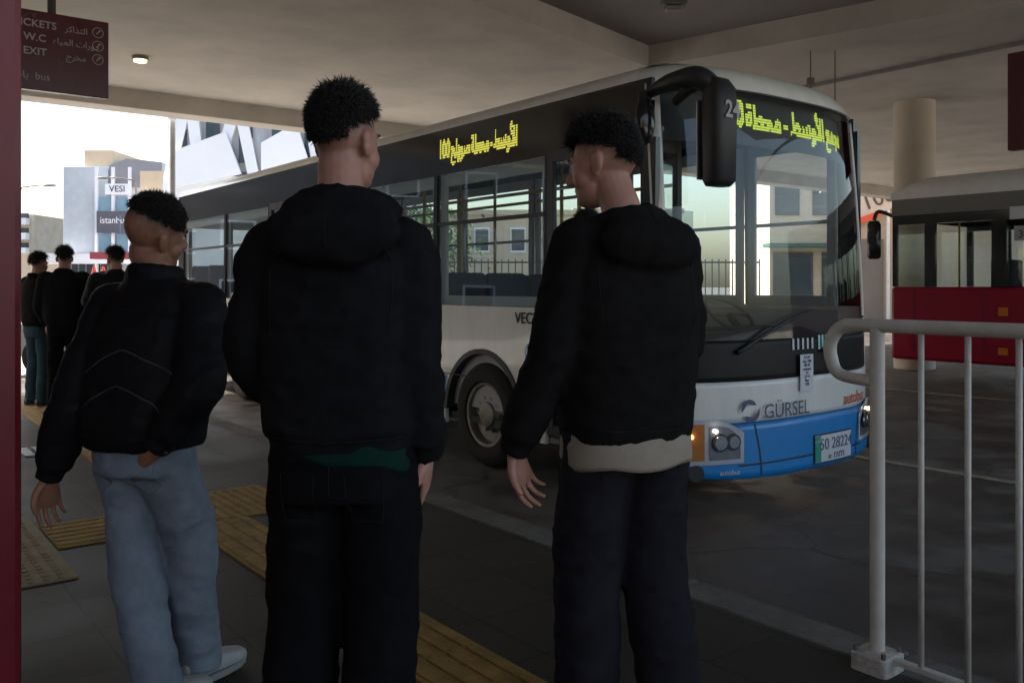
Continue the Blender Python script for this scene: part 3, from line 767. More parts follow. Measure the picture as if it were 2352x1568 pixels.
MB().box((-.004, -1.86, 2.44), (.006, .32, .17)).build('line_paper', M_PAPER, rb)
MB().box((-.004, -1.88, 2.16), (.006, .24, .20)).build('line_paper', mat('grey_paper', (.38, .37, .39), .8), rb)
text('35', .15, M_INK, rb, (-.008, -1.88, 2.10), rz=-90)
for y in (-.36, -1.35): MB().box((-.003, y, .95), (.006, .008, .9)).build('panel_seam', M_INK, rb)
o = thing_part('mirror', rb, (0, 0, 0), 0)
MB().limb([(.05, -.02, 2.50), (-.06, .16, 2.58), (-.08, .22, 2.45)], [.025, .03, .03], 10, 5).build('mirror_arm', M_BLKM, o, True)
MB().stack([(-.08, .22, 1.86, .05, .07, 3), (-.08, .22, 1.9, .07, .10, 3), (-.08, .22, 2.38, .07, .10, 3), (-.08, .22, 2.44, .05, .07, 3)], 24).build('mirror_housing', M_BLK, o, True)
for yc in (-2.3, -7.0):
    o = thing_part('wheel', rb, (.0, yc, .46), 0)
    n = 36
    MB().rings([[(a, r * math.cos(2 * PI * i / n), r * math.sin(2 * PI * i / n)) for i in range(n)] for a, r in [(.2, .25), (-.01, .25), (-.02, .34), (.0, .43), (.25, .46), (.3, .25)]], cap=False).build('tyre', M_RUB, o, True, angle=40)
    MB().cyl((.04, 0, 0), (.06, 0, 0), .26, n=24).build('rim', M_STEEL, o)

# ------------------------------------------------------------------ railing at the kerb
P0 = Vector((1.243, 3.0, 0)); u0, v0 = uv(P0.x, P0.y)
rail = thing('railing', 'cream painted steel railing with thin bars at the kerb edge', 'railing', wd(u0, v0, 0), TH)
RH = 1.165
MB().limb([(0, .02, RH - .19), (0, .14, RH - .175), (0, .175, RH - .12), (0, .175, RH - .06), (0, .13, RH - .008), (0, .02, RH), (0, -.6, RH), (0, -2.4, RH)], [.020, .021, .023, .023, .0235, .0235, .0235, .0235], 18, 8).build('top_rail', M_RAIL, rail, True)
for y in (0, -2.0): MB().cyl((0, y, .06), (0, y, RH - .01), .0245, n=22).build('post', M_RAIL, rail, True, angle=40)
bm_ = MB().cyl((0, 0, .055), (0, 0, RH - .02), .0095, n=12).mesh('bar', True)
for i in range(1, 16):
    if abs(i * .15 - 2.0) < .04: continue
    o = link('bar', bm_, M_RAIL, rail); o.location = (0, -.15 * i - .002, 0)
MB().box((0, -1.0, .048), (.03, 1.9, .02), .004).build('bottom_rail', M_RAIL, rail)
for y in (0, -2.0):
    mb = MB(); mb.stack([(0, y, 0, .066, .066, 8), (0, y, .055, .066, .066, 8), (0, y, .062, .058, .058, 8), (0, y, .066, .03, .03, 4)], 32)
    mb.build('post_foot', mat('chipped_foot', (.44, .41, .36), .7, var=.35, vs=30), rail)
    for dx, dy in ((.05, .05), (-.05, .05), (.05, -.05), (-.05, -.05)): MB().cyl((dx, y + dy, .06), (dx, y + dy, .078), .009, n=6).build('bolt', M_STEEL, rail)

# ------------------------------------------------------------------ surroundings
def facade_windows(root, rects, y, m, name='window', depth=.06):
    for (x0, x1, z0, z1) in rects:
        MB().box(((x0 + x1) / 2, y, (z0 + z1) / 2), (x1 - x0, depth, z1 - z0)).build(name, m, root)
def px(x, Z): return (x - 1176) / 2025 * Z          # picture column (of 2352) to metres at depth Z, used to lay out the far buildings
def pz(y, Z): return 1.3 + (657 - y) / 2025 * Z
M_GLB = mat('blue_glass', (.22, .36, .50), .08, .3, var=.25, vs=.6, rvar=.04)  # blue lightened so the colour carries the glare haze
M_GLD = mat('dark_glass', (.04, .055, .07), .1, .2, var=.4, vs=.5, rvar=.04)
M_GLP = brickmat('pale_glass_panels', (.74, .80, .84), (.68, .75, .81), (.5, .54, .58), 2.0, 1.6, 1, .25, .2, .03, 0, nr=(.88, 1.1))  # pale panels lightened further, glare haze put into the colour
M_WF = mat('white_cladding', (.82, .82, .85), .5, var=.06, vs=.4)
M_BEI = mat('beige_render', (.60, .47, .33), .85, var=.14, vs=.5)
M_BEI2 = mat('sand_stone', (.52, .44, .34), .85, var=.16, vs=.6)
# glass office block
Z = 62; Y0 = 62
gb = thing('office_building', 'pale glass office block with blue windows and gabled penthouse across the street', 'building', (0, Y0, ROAD))
xa, xb, xc = px(145, Z), px(248, Z), px(392, Z)
top = pz(378, Z)
MB().box(((xa + xb) / 2, 7, top / 2), (xb - xa, 14, top), .03).build('wall', M_GLP, gb)
MB().box(((xb + xc) / 2 + .02, 7.4, pz(420, Z) / 2), (xc - xb, 14, pz(420, Z))).build('wing', M_WF, gb)
MB().box(((px(186, Z) + px(252, Z)) / 2, 4, pz(395, Z) + .55), (px(252, Z) - px(186, Z), 7, 2.4)).build('roof_block', M_BEI, gb)
MB().box((px(176, Z), 2.0, pz(412, Z) + .4), (1.4, .1, 1.4)).build('pane', M_GLB, gb)
gx0, gx1 = px(252, Z), px(372, Z)
MB().poly([(gx0, -.02, pz(425, Z)), (gx1, -.02, pz(425, Z)), (gx1, -.02, pz(368, Z)), (px(320, Z), -.02, pz(362, Z)), (px(290, Z), -.02, pz(360, Z)), (gx0, -.02, pz(375, Z))], (0, 7, 0)).build('penthouse', brickmat('grey_cladding', (.48, .49, .51), (.45, .46, .48), (.25, .25, .27), .8, 2.2, 1, .5, .2, .03, 0, nr=(.88, 1.1)), gb)
facade_windows(gb, [(px(228, Z), px(268, Z), pz(502, Z), pz(450, Z)), (px(228, Z), px(268, Z), pz(580, Z), pz(524, Z)), (px(272, Z), px(300, Z), pz(502, Z), pz(450, Z)), (px(272, Z), px(300, Z), pz(580, Z), pz(524, Z)), (px(255, Z), px(265, Z), pz(432, Z), pz(418, Z))], -.25, M_GLB, 'pane')
MB().box((px(250, Z), -.6, pz(590, Z)), (9.5, 1.0, .7)).build('shop_canopy', M_WF, gb)
facade_windows(gb, [(px(150 + i * 17, Z), px(163 + i * 17, Z), .2, pz(598, Z)) for i in range(8)], -.1, M_GLD, 'shop_window')
for i in range(3): MB().box((px(228 + i * 38, Z), -.4, 5), (.18, .2, 9.5)).build('pilaster', M_WF, gb)
MB().box((px(279, Z), -.6, pz(432, Z)), (1.7, .12, .75)).build('sign_board', M_WF, gb)
text('VESI', .62, M_INK, gb, (px(279, Z), -.68, pz(438, Z)), depth=.02)
MB().box((px(273, Z), -.8, pz(507, Z)), (2.3, .14, 1.5)).build('sign_board', mat('sign_grey', (.10, .10, .12), .5), gb)
text('istanbul', .66, M_WF, gb, (px(273, Z), -.9, pz(510, Z)), depth=.02, xs=.9)
# white wing with large lettering
wb = thing('retail_building', 'white clad retail block with large istanbul lettering behind the bare headed man', 'building', (0, 52, ROAD))
Z = 52
MB().box(((px(310, Z) + px(470, Z)) / 2, 6, pz(438, Z) / 2), (px(470, Z) - px(310, Z), 12, pz(438, Z))).build('wall', brickmat('white_ribs', (.62, .62, .66), (.58, .58, .62), (.36, .36, .4), .5, 6, 1, .5, .2, .03, 0, nr=(.88, 1.1)), wb)
MB().box(((px(312, Z) + px(392, Z)) / 2, 2.6, pz(425, Z) + .3), (px(392, Z) - px(312, Z), 4, 1.5)).build('roof_block', M_BEI, wb)
text('istanbul', 1.75, M_BINK, wb, (px(358, Z), -.08, pz(532, Z)), depth=.05, xs=.85)
facade_windows(wb, [(px(318 + i * 14, Z), px(328 + i * 14, Z), .2, pz(590, Z)) for i in range(9)], -.02, M_GLD, 'shop_window')
MB().box((px(370, Z), -.5, pz(582, Z)), (7.5, .9, .4)).build('shop_canopy', mat('awning_red', (.30, .05, .06), .7), wb)
# tall apartment block and minaret
Z = 120
ab = thing('apartment_tower', 'pale beige apartment tower with rows of balconies far left', 'building', (px(58, Z), Z, ROAD))
MB().box((-1.2, 4, pz(490, Z) / 2), (4.8, 8, pz(490, Z))).build('wall', M_BEI2, ab)
for i in range(5):
    MB().box((-.6, -.5, 2.2 + i * 2.0), (2.4, 1.0, .9)).build('balcony', M_WF, ab)
    MB().box((-.6, -.05, 3.0 + i * 2.0), (2.2, .12, .7)).build('window', M_GLD, ab)
mi = thing('minaret', 'slender grey minaret with a pointed tip on the skyline', 'tower', (px(104, 150), 150, ROAD))
MB().stack([(0, 0, 0, 1.1, 1.1, 2), (0, 0, 6.5, .9, .9, 2), (0, 0, 6.6, 1.2, 1.2, 2), (0, 0, 7.1, 1.2, 1.2, 2), (0, 0, 7.15, .7, .7, 2), (0, 0, 9.0, .6, .6, 2), (0, 0, 11.2, .05, .05, 2)], 16).build('shaft', mat('minaret_stone', (.33, .32, .33), .8), mi)
hl_ = thing('low_house', 'low sand coloured house beneath the minaret', 'building', (px(122, 90), 90, ROAD))
MB().box((0, 4, 2.4), (6.5, 8, 4.8)).build('wall', M_BEI, hl_)
facade_windows(hl_, [(-2.2, -1.2, 1.2, 2.8), (.3, 1.3, 1.2, 2.8)], -.02, M_GLD)
# white station hall with slanted fins, behind the bus
Z = 34; D = 34
sh = thing('station_hall', 'white ribbed hall with slanted fins rising behind the rear of the bus', 'building', (0, D, ROAD))
hx0, hx1 = px(386, Z), px(900, Z); hz = 13.0
MB().box(((hx0 + hx1) / 2, 6, hz / 2), (hx1 - hx0, 12, hz)).build('wall', brickmat('white_corrugated', (.78, .78, .81), (.73, .73, .77), (.5, .5, .54), .25, 30, 1, .5, .3, .02, 0, nr=(.88, 1.1)), sh)
MB().box(((hx0 + hx1) / 2, -.25, pz(448, Z)), (hx1 - hx0, .5, 1.6)).build('white_band', M_WF, sh)
MB().box(((hx0 + hx1) / 2, -.14, pz(340, Z) + 1.0), (hx1 - hx0 - .4, .22, 3.6)).build('window_band', mat('grey_louvre', (.40, .40, .42), .5, var=.5, vs=.9, stretch=(1, 1, .15)), sh)
for i, (a, b) in enumerate(((398, 430), (468, 450), (500, 545), (590, 560), (640, 690), (740, 715), (790, 840))):
    xa_, xb_ = px(a, Z), px(b, Z)
    MB().poly([(xa_ - .22, -.42, pz(400, Z)), (xa_ + .22, -.42, pz(400, Z)), (xb_ + .22, -.42, pz(255, Z)), (xb_ - .22, -.42, pz(255, Z))], (0, .2, 0)).build('fin', M_WF, sh)
for (a, b, c, d) in ((408, 540, 395, 300), (610, 700, 392, 280)):
    MB().poly([(px(a, Z), -.62, pz(c + 35, Z)), (px(b + 25, Z), -.62, pz(c, Z)), (px(b - 10, Z), -.62, pz(d, Z)), (px(a, Z), -.62, pz(d + 45, Z))], (0, .12, 0)).build('panel', M_WF, sh)
for i in range(5): MB().box((px(420 + i * 75, Z), -.3, pz(320, Z)), (.5, .1, 1.6)).build('pane', M_GLD, sh)
# beige buildings seen through the bus windows
def block(name, label, x, y, w_, d_, h_, m, nx, nz_, rz=0):
    b = thing(name, label, 'building', (x, y, ROAD), rz)
    MB().box((0, d_ / 2, h_ / 2), (w_, d_, h_)).build('wall', m, b)
    MB().box((0, d_ / 2, h_ + .12), (w_ + .3, d_ + .3, .24)).build('parapet', m, b)
    for i in range(nx):
        for j in range(nz_):
            xx = -w_ / 2 + (i + .5) * w_ / nx; zz = (j + .5) * h_ / nz_
            f = MB().box((xx, -.01, zz), (w_ / nx * .42, .10, h_ / nz_ * .5)).build('window', M_WF, b)
            MB().box((xx, -.05, zz), (w_ / nx * .36, .05, h_ / nz_ * .42)).build('pane', M_GLD, f)
    return b
block('stone_building', 'low warm beige stone building seen through the bus side windows', -1.5, 44, 9, 8, 5.0, M_BEI, 5, 2)
block('stone_building', 'taller sand building seen through the bus windscreen', 6.6, 50, 6, 8, 5.6, M_BEI2, 4, 2)
block('stone_building', 'pale rendered building seen through the bus beside the tree', -7.5, 47, 4.2, 8, 5.2, mat('pale_render', (.62, .55, .46), .85, var=.1), 3, 2)
block('reflection_block', 'grey block added out of view at the left to darken the window reflections', -36, 14, 34, 10, 11, mat('block_grey', (.20, .19, .18), .85, var=.15), 9, 4, R(66))  # unseen block added so the bus side windows reflect something dark
block('reflection_block', 'brownish block added out of view further left to darken the window reflections', -44, 44, 26, 10, 13, mat('block_brown', (.22, .18, .15), .85, var=.15), 7, 4, R(50))  # second unseen block added for those window reflections
# shop behind the gap between the buses
Z = 33
sp_ = thing('kiosk_building', 'beige shop with roller shutter and slanted 108 board between the buses', 'building', (px(2010, Z), Z, ROAD))
MB().box((.8, 3, 2.9), (9.5, 6, 5.8)).build('wall', mat('shop_render', (.55, .43, .34), .8, var=.08), sp_)
MB().box((-.25, -.06, 1.6), (1.05, .08, 3.2)).build('shutter', brickmat('roller_shutter', (.50, .41, .34), (.46, .38, .32), (.2, .17, .15), 8, .09, 1, .5, .5, .012, 0, nr=(.88, 1.1)), sp_)
bo = MB().poly([(-1.6, -.35, 3.55), (1.6, -.35, 4.75), (1.6, -.35, 6.0), (-1.6, -.35, 4.9)], (0, .15, 0)).build('sign_board', mat('board_beige', (.58, .47, .38), .7, var=.08), sp_)
text('108', .85, mat('board_brown', (.10, .06, .04), .7), sp_, (.05, -.37, 4.45), depth=.03, ry=-20)
MB().poly([(-1.4, -.39, 3.75), (.05, -.39, 4.25), (.05, -.39, 4.02), (-1.4, -.39, 3.5)], (0, .02, 0)).build('red_stripe', mat('stripe_red', (.70, .08, .03), .5), sp_)
for x0, w_ in ((-3.1, 1.5), (-1.55, .9)):
    f = MB().box((x0, -.02, 1.5), (w_, .12, 2.4)).build('shop_window_frame', mat('frame_dark', (.06, .055, .05), .5), sp_)
    MB().box((x0, -.085, 1.45), (w_ - .14, .02, 2.2)).build('shop_window', M_GLD, f)
for x0 in (-3.3, -1.9): MB().box((x0, -.01, 4.7), (.9, .10, 1.2)).build('upper_window', M_GLD, sp_)
MB().box((-2.6, -.45, 2.95), (3.2, .9, .14)).build('awning', mat('awning_green', (.05, .12, .09), .7), sp_)
for x in (.36, .62): MB().box((x, -.30, 2.2), (.09, .09, 4.4)).build('white_post', mat('white_post', (.75, .74, .72), .5), sp_)
MB().poly([(-2.2, -.5, 4.9), (2.4, -.5, 6.6), (2.4, -.5, 6.85), (-2.2, -.5, 5.2)], (0, .2, 0)).build('sloping_gutter', mat('gutter_green', (.28, .33, .29), .6), sp_)
# boundary fence beyond the bays
ff = thing('fence', 'tall dark bar fence beyond the bus bays', 'fence', (-2.2, 26, ROAD))
MB().box((4, 0, 2.15), (11, .05, .05)).build('fence_rail', M_BLKM, ff); MB().box((4, 0, .25), (11, .05, .05)).build('fence_rail', M_BLKM, ff)
fb = MB().box((0, 0, 1.15), (.03, .03, 2.2)).mesh('bar')
for i in range(56): 
    o = link('bar', fb, M_BLKM, ff); o.location = (-1.5 + i * .2, 0, 0)
# trees
M_LEAF = mat('leaf_green', (.055, .10, .028), .7, var=.45, vs=3)
M_BARK = mat('bark', (.07, .05, .035), .9, var=.3, bump=.4, bs=20)
def tree(x, y, h, label, seed):
    rnd = random.Random(seed)
    t = thing('street_tree', label, 'tree', (x, y, ROAD), rnd.random() * 6)
    tb = MB(); tb.limb([(0, 0, 0), (.05, .03, h * .25), (-.04, .05, h * .5), (.03, 0, h * .8)], [.13, .11, .08, .03], 10, 4)
    tips = []
    for k in range(9):
        a = k * 2.4; z = h * (.35 + .05 * k); L_ = h * (.28 - .012 * k)
        e = Vector((math.cos(a) * L_, math.sin(a) * L_, z + L_ * .6)); tips.append(e)
        tb.limb([(0, 0, z), e * .5 + Vector((0, 0, z * .55)), e], [.05, .03, .012], 6, 3)
    tips += [Vector((0, 0, h * .85)), Vector((.2, .1, h * .7))]
    tb.build('trunk', M_BARK, t, True)
    cr = MB()
    for tip in tips:
        for k in range(150):
            d = Vector((rnd.gauss(0, 1), rnd.gauss(0, 1), rnd.gauss(0, .8))) * h * .085
            p = tip + d; s_ = .05 + rnd.random() * .06
            n1 = Vector((rnd.gauss(0, 1), rnd.gauss(0, 1), rnd.gauss(0, 1))).normalized(); n2 = n1.orthogonal().normalized(); n3 = n1.cross(n2)
            cr.quad(p - n2 * s_, p + n3 * s_ * .5, p + n2 * s_, p - n3 * s_ * .5)
    cr.build('crown', M_LEAF, t)
tree(px(985, 30), 30, 4.3, 'green street tree left of the beige building seen through the bus', 3)
tree(px(935, 33), 33, 4.8, 'rounder green tree further left behind the bus windows', 9)
# market umbrellas and barrier by the glass building
def parasol(x, y, label):
    p = thing('parasol', label, 'parasol', (x, y, ROAD), group='red parasols outside the glass building')
    MB().cyl((0, 0, 0), (0, 0, 2.6), .04, n=8).build('pole', M_STEEL, p)
    MB().cyl((0, 0, 1.0), (0, 0, 2.7), .42, .06, 12).build('canopy', mat('parasol_red', (.42, .035, .03), .8, var=.1), p)
parasol(px(216, 56), 56, 'left folded red parasol outside the glass building'); parasol(px(238, 56), 56, 'right folded red parasol outside the glass building')
br_ = thing('barrier', 'red and white plastic road barrier before the glass building', 'barrier', (px(176, 50), 50, ROAD))
MB().stack([(0, 0, 0, .9, .25, 6), (0, 0, .5, .9, .14, 6), (0, 0, 1.7, .88, .08, 6)], 24).build('barrier_body', mat('barrier_red', (.5, .04, .03), .6), br_)
# street lamps
def slamp(x, y, h, side_, label):
    s_ = thing('street_lamp', label, 'street lamp', (x, y, ROAD))
    MB().limb([(0, 0, 0), (0, 0, h * .6), (0, 0, h - .3), (side_ * .4, 0, h), (side_ * 1.3, 0, h + .1)], [.08, .06, .05, .04, .035], 10, 4).build('pole', M_STEEL, s_, True)
    MB().ell((side_ * 1.6, 0, h + .08), (.42, .14, .07)).build('lamp_head', mat('lamp_head_grey', (.12, .12, .13), .5), s_, True)
slamp(px(46, 48), 48, pz(427, 48) + .1, 1, 'grey street lamp arm entering at the left beside the maroon column')
slamp(px(312, 45), 45, pz(410, 45) + .1, -1, 'grey street lamp before the gabled penthouse')
# parked cars
def car(label, x, y, rz, col, nm):
    c = thing('parked_car', label, 'car', (x, y, ROAD), rz)
    m = mat(nm, col, .25, .3, var=.04, coat=.6)
    prof = [(-2.15, .35), (-2.18, .62), (-2.1, .82), (-1.2, .92), (-.55, 1.38), (-.1, 1.46), (.75, 1.44), (1.55, 1.05), (2.1, .98), (2.18, .6), (2.12, .33)]
    lower = [(-2.15, .32), (-2.19, .6), (-2.12, .80), (-1.25, .93), (1.5, 1.02), (2.1, .97), (2.18, .6), (2.12, .32)]
    b = MB(); b.poly([(a, -.86, z) for a, z in lower], (0, 1.72, 0)); b.build('body', m, c, bevel=.06)
    cab = [(-1.25, .92), (-.55, 1.38), (-.1, 1.45), (.75, 1.43), (1.5, 1.0)]
    mbk = MB(); 
    r1 = [(a, -.82 + (z - .9) * .35, z) for a, z in cab]; r2 = [(a, .82 - (z - .9) * .35, z) for a, z in cab]
    mbk.rings([r1, r2], cap=True); mbk.build('glasshouse', M_GLD, c)
    mbk = MB(); mbk.box((.1, 0, 1.455), (1.1, 1.24, .05), .02); mbk.build('roof', m, c)
    for a, z, a2, z2 in ((-1.22, .93, -.5, 1.42), (.72, 1.44, 1.47, 1.02), (.15, .95, .15, 1.43)):
        for sy in (-1, 1): MB().cyl((a, sy * (.84 - (z - .9) * .35), z), (a2, sy * (.84 - (z2 - .9) * .35), z2), .035, n=8).build('pillar', m, c)
    for a in (-1.35, 1.32):
        for sy in (-1, 1):
            wq = thing_part('wheel', c, (a, sy * .80, .32), 0)
            MB().cyl((0, -.1, 0), (0, .1, 0), .32, n=24).build('tyre', M_RUB, wq)
            MB().cyl((0, sy * .095, 0), (0, sy * .112, 0), .21, n=18).build('rim', M_CHR, wq)
    for sy in (-.6, .6):
        MB().box((-2.14, sy, .70), (.08, .32, .12), .02).build('headlight', M_CHR, c); MB().box((2.14, sy, .78), (.08, .3, .12), .02).build('tail_light', mat('tail_red', (.4, .01, .01), .3), c)
    return c
car('silver parked car standing behind the two waiting men', -6.3, 15.2, R(8), (.50, .50, .53), 'silver_paint')
car('white parked car at the bus bay beyond the bus windows', .5, 23.2, R(30), (.45, .53, .58), 'pale_blue_paint')

# ------------------------------------------------------------------ people
def fuse(mb, voxel, smooth=6, fold=0, seed=0, factor=.5):
    """join overlapping closed shapes into one continuous skin"""
    me = mb.mesh('tmp'); o = bpy.data.objects.new('tmp', me); COL.objects.link(o)
    r = o.modifiers.new('r', 'REMESH'); r.mode = 'VOXEL'; r.voxel_size = voxel; r.use_smooth_shade = True
    if smooth:
        q = o.modifiers.new('s', 'SMOOTH'); q.factor = factor; q.iterations = smooth
    dg = bpy.context.evaluated_depsgraph_get()
    out = bpy.data.meshes.new_from_object(o.evaluated_get(dg)); bpy.data.objects.remove(o); bpy.data.meshes.remove(me)
    if fold:
        off = Vector((seed * 3.1, seed * 1.7, seed * .9))
        co = [v.co.copy() for v in out.vertices]; no = [v.normal.copy() for v in out.vertices]; zmin = min(c.z for c in co)
        for i, v in enumerate(out.vertices):
            p = co[i]
            a = noise.noise(Vector((p.x * 5, p.y * 5, p.z * 9)) + off)
            b = 1 - abs(noise.noise(Vector((p.x * 7 + p.z * 6, p.y * 7, p.z * 13 - p.x * 5)) + off * 2)) * 2
            c = 1 - abs(noise.noise(Vector((p.x * 16 - p.z * 9, p.y * 16, p.z * 24)) + off)) * 2
            e_ = min(1, max(.12, (p.z - zmin) / .07))
            v.co = p + no[i] * fold * e_ * (a * .9 + b * .55 + c * .28 - .3)
    out.polygons.foreach_set('use_smooth', [True] * len(out.polygons)); out.materials.clear()
    return out

def skin_mat(name, col):
    m = mat(name, col, .5, var=.14, vs=18, bump=.10, bs=240)
    n = m.node_tree.nodes; l = m.node_tree.links; b = n['Principled BSDF']
    src = b.inputs['Base Color'].links[0].from_socket
    at = n.new('ShaderNodeAttribute'); at.attribute_name = 'stubble'
    tc = n.new('ShaderNodeTexCoord'); q = n.new('ShaderNodeTexNoise'); q.inputs['Scale'].default_value = 420; q.inputs['Detail'].default_value = 2; l.new(tc.outputs['Object'], q.inputs['Vector'])
    r = n.new('ShaderNodeMapRange'); r.inputs[1].default_value = .35; r.inputs[2].default_value = .65; r.inputs[3].default_value = .55; r.inputs[4].default_value = 1; l.new(q.outputs[0], r.inputs[0])
    mu = n.new('ShaderNodeMath'); mu.operation = 'MULTIPLY'; l.new(at.outputs['Fac'], mu.inputs[0]); l.new(r.outputs[0], mu.inputs[1])
    mx = n.new('ShaderNodeMix'); mx.data_type = 'RGBA'; l.new(mu.outputs[0], mx.inputs[0]); l.new(src, mx.inputs[6]); mx.inputs[7].default_value = (.018, .013, .011, 1); l.new(mx.outputs[2], b.inputs['Base Color'])
    b.inputs['Subsurface Weight'].default_value = .12; b.inputs['Subsurface Radius'].default_value = (.012, .005, .003)
    return m
SKIN = skin_mat('skin', (.46, .235, .175))
SKIN2 = skin_mat('skin_deep', (.34, .165, .10))
HAIR = mat('black_hair', (.010, .008, .007), .55, var=.3, vs=40)
EYEW = mat('eye_white', (.6, .57, .53), .3, var=0)
CL_BLK = mat('black_jersey', (.0125, .0125, .014), .92, var=.25, vs=30, bump=.25, bs=500, spec=.06)
CL_BLK2 = mat('soft_black_jersey', (.0135, .0125, .0125), .92, var=.25, vs=30, bump=.25, bs=500, spec=.06)
CL_NAVY = mat('charcoal_trousers', (.020, .019, .024), .9, var=.25, vs=14, bump=.25, bs=420, spec=.06)
CL_PANT = mat('black_trousers', (.008, .008, .009), .9, var=.25, vs=14, bump=.25, bs=420, spec=.06)
CL_DENIM = mat('pale_denim', (.235, .285, .35), .9, var=.22, vs=9, bump=.35, bs=600, spec=.06)
CL_DENIMB = mat('teal_denim', (.05, .09, .115), .9, var=.25, vs=9, bump=.3, bs=600, spec=.06)
CL_PUFF = mat('black_nylon', (.0095, .010, .012), .6, var=.2, vs=20, bump=.1, bs=300, spec=.15)
CL_CREAM = mat('cream_cotton', (.36, .31, .25), .92, var=.1, vs=14, bump=.2, bs=500, spec=.06)
CL_GREEN = mat('dark_green_cotton', (.007, .032, .024), .92, var=.15, vs=14, bump=.2, bs=500, spec=.06)
SHOE_W = mat('white_trainer', (.42, .42, .42), .6, var=.15, vs=12)
SHOE_B = mat('black_trainer', (.012, .012, .013), .6, var=.2, vs=12)
TRIM = mat('grey_piping', (.075, .07, .072), .6, var=.1)

def hand(mb, wrist, d, nrm, side, curl=.5, spread=.25, size=1.0):
    """palm, four unequal bent fingers and a thumb; d = direction to fingertips, nrm = palm normal, side=+1 when the thumb lies toward d x nrm"""
    d = Vector(d).normalized(); nrm = Vector(nrm); nrm = (nrm - d * nrm.dot(d)).normalized(); ac = d.cross(nrm) * side
    k = size
    def pt(a, b, c): return Vector(wrist) + (d * a + ac * b + nrm * c) * k
    n = 18
    rs = []
    for (a, b, hw, th) in ((-.035, 0, .026, .021), (0, 0, .028, .019), (.03, .003, .036, .018), (.06, .002, .041, .016), (.088, 0, .041, .013), (.100, 0, .037, .010)):
        rs.append([pt(a, b + hw * math.cos(2 * PI * i / n), th * math.sin(2 * PI * i / n)) for i in range(n)])
    mb.rings(rs)
    def finger(root, dirv, lens, rad, cl):
        p = root; dd = dirv.normalized(); pts = [p - dd * .015 * k, p]; 
        for q, L in enumerate(lens):
            axis = ac
            ang = cl * (.55, 1.0, .7)[q]
            dd = (dd * math.cos(ang) + nrm * math.sin(ang) * (1 if True else 1)).normalized() if q == 0 else rot_to(dd, nrm2[0], ang)
            nrm2[0] = (nrm - dd * nrm.dot(dd)); nrm2[0] = nrm2[0].normalized() if nrm2[0].length > 1e-4 else -d
            p = p + dd * L * k; pts.append(p)
        r_ = [rad, rad, rad * .95, rad * .88, rad * .72]
        mb.limb(pts, [x * k for x in r_[:len(pts)]], 10, 3)
        mb.ell(pts[-1], rad * .74 * k, u=10, v=8)
    nrm2 = [nrm]
    def rot_to(v, toward, ang): return (v * math.cos(ang) + toward * math.sin(ang)).normalized()
    for i, (off, L, r_) in enumerate(((.0345, .072, .0086), (.0118, .080, .0089), (-.0118, .075, .0086), (-.0345, .058, .0077))):
        nrm2[0] = nrm
        dv = d + ac * spread * (1.5 - i) * .17
        finger(pt(.094 - .006 * abs(1.2 - i), off, 0), dv, (L * .46, L * .31, L * .26), r_, curl * (.85 + .12 * i))
    nrm2[0] = (nrm - ac * .3).normalized()
    tb = [pt(.018, .024, .004), pt(.045, .047, .012), pt(.075, .058, .022), pt(.098, .056, .030)]
    mb.limb(tb, [.015 * k, .0125 * k, .0105 * k, .008 * k], 10, 4); mb.ell(tb[-1], .0085 * k, u=10, v=8)

def head_parts(mb, T):
    """head with cranium, jaw, nose, ears; T maps head coordinates (origin at the top of the neck, +y to the face) into the figure"""
    q = T.to_3x3()
    E_ = lambda c, r, rot=None: mb.ell(T @ Vector(c), r, (q @ rot) if rot else q, 24, 16)
    E_((0, -.012, .125), (.0755, .096, .092)); E_((0, .020, .090), (.068, .078, .080)); E_((0, .040, .035), (.054, .056, .062))
    E_((0, .070, .004), (.030, .026, .024)); E_((.033, .052, .055), (.032, .035, .035)); E_((-.033, .052, .055), (.032, .035, .035))
    E_((0, .088, .118), (.046, .014, .012)); mb.limb([T @ Vector(p) for p in ((0, .088, .108), (0, .103, .085), (0, .112, .066), (0, .098, .055))], [.010, .012, .015, .010], 10, 4)
    for s_ in (-1, 1):
        E_((s_ * .013, .098, .060), (.010, .012, .009)); E_((s_ * .077, -.008, .082), (.011, .020, .031), Matrix.Rotation(s_ * R(18), 3, 'Z')); E_((s_ * .082, -.016, .092), (.010, .014, .020)); E_((s_ * .074, .0, .058), (.009, .011, .013))
    E_((0, .088, .033), (.024, .011, .006)); E_((0, .086, .022), (.021, .012, .008))
def eyes(root, T, skin):
    q = T.to_3x3()
    for s_ in (-1, 1):
        MB().ell(T @ Vector((s_ * .031, .079, .097)), (.012, .011, .0085), q, 14, 10).build('eye', EYEW, root, True)
        MB().ell(T @ Vector((s_ * .031, .0885, .097)), (.005, .003, .005), q, 10, 8).build('iris', HAIR, root, True)
        MB().limb([T @ Vector(p) for p in ((s_ * .014, .094, .116), (s_ * .03, .096, .122), (s_ * .050, .083, .117))], [.003, .0042, .002], 8, 4).build('eyebrow', HAIR, root, True)

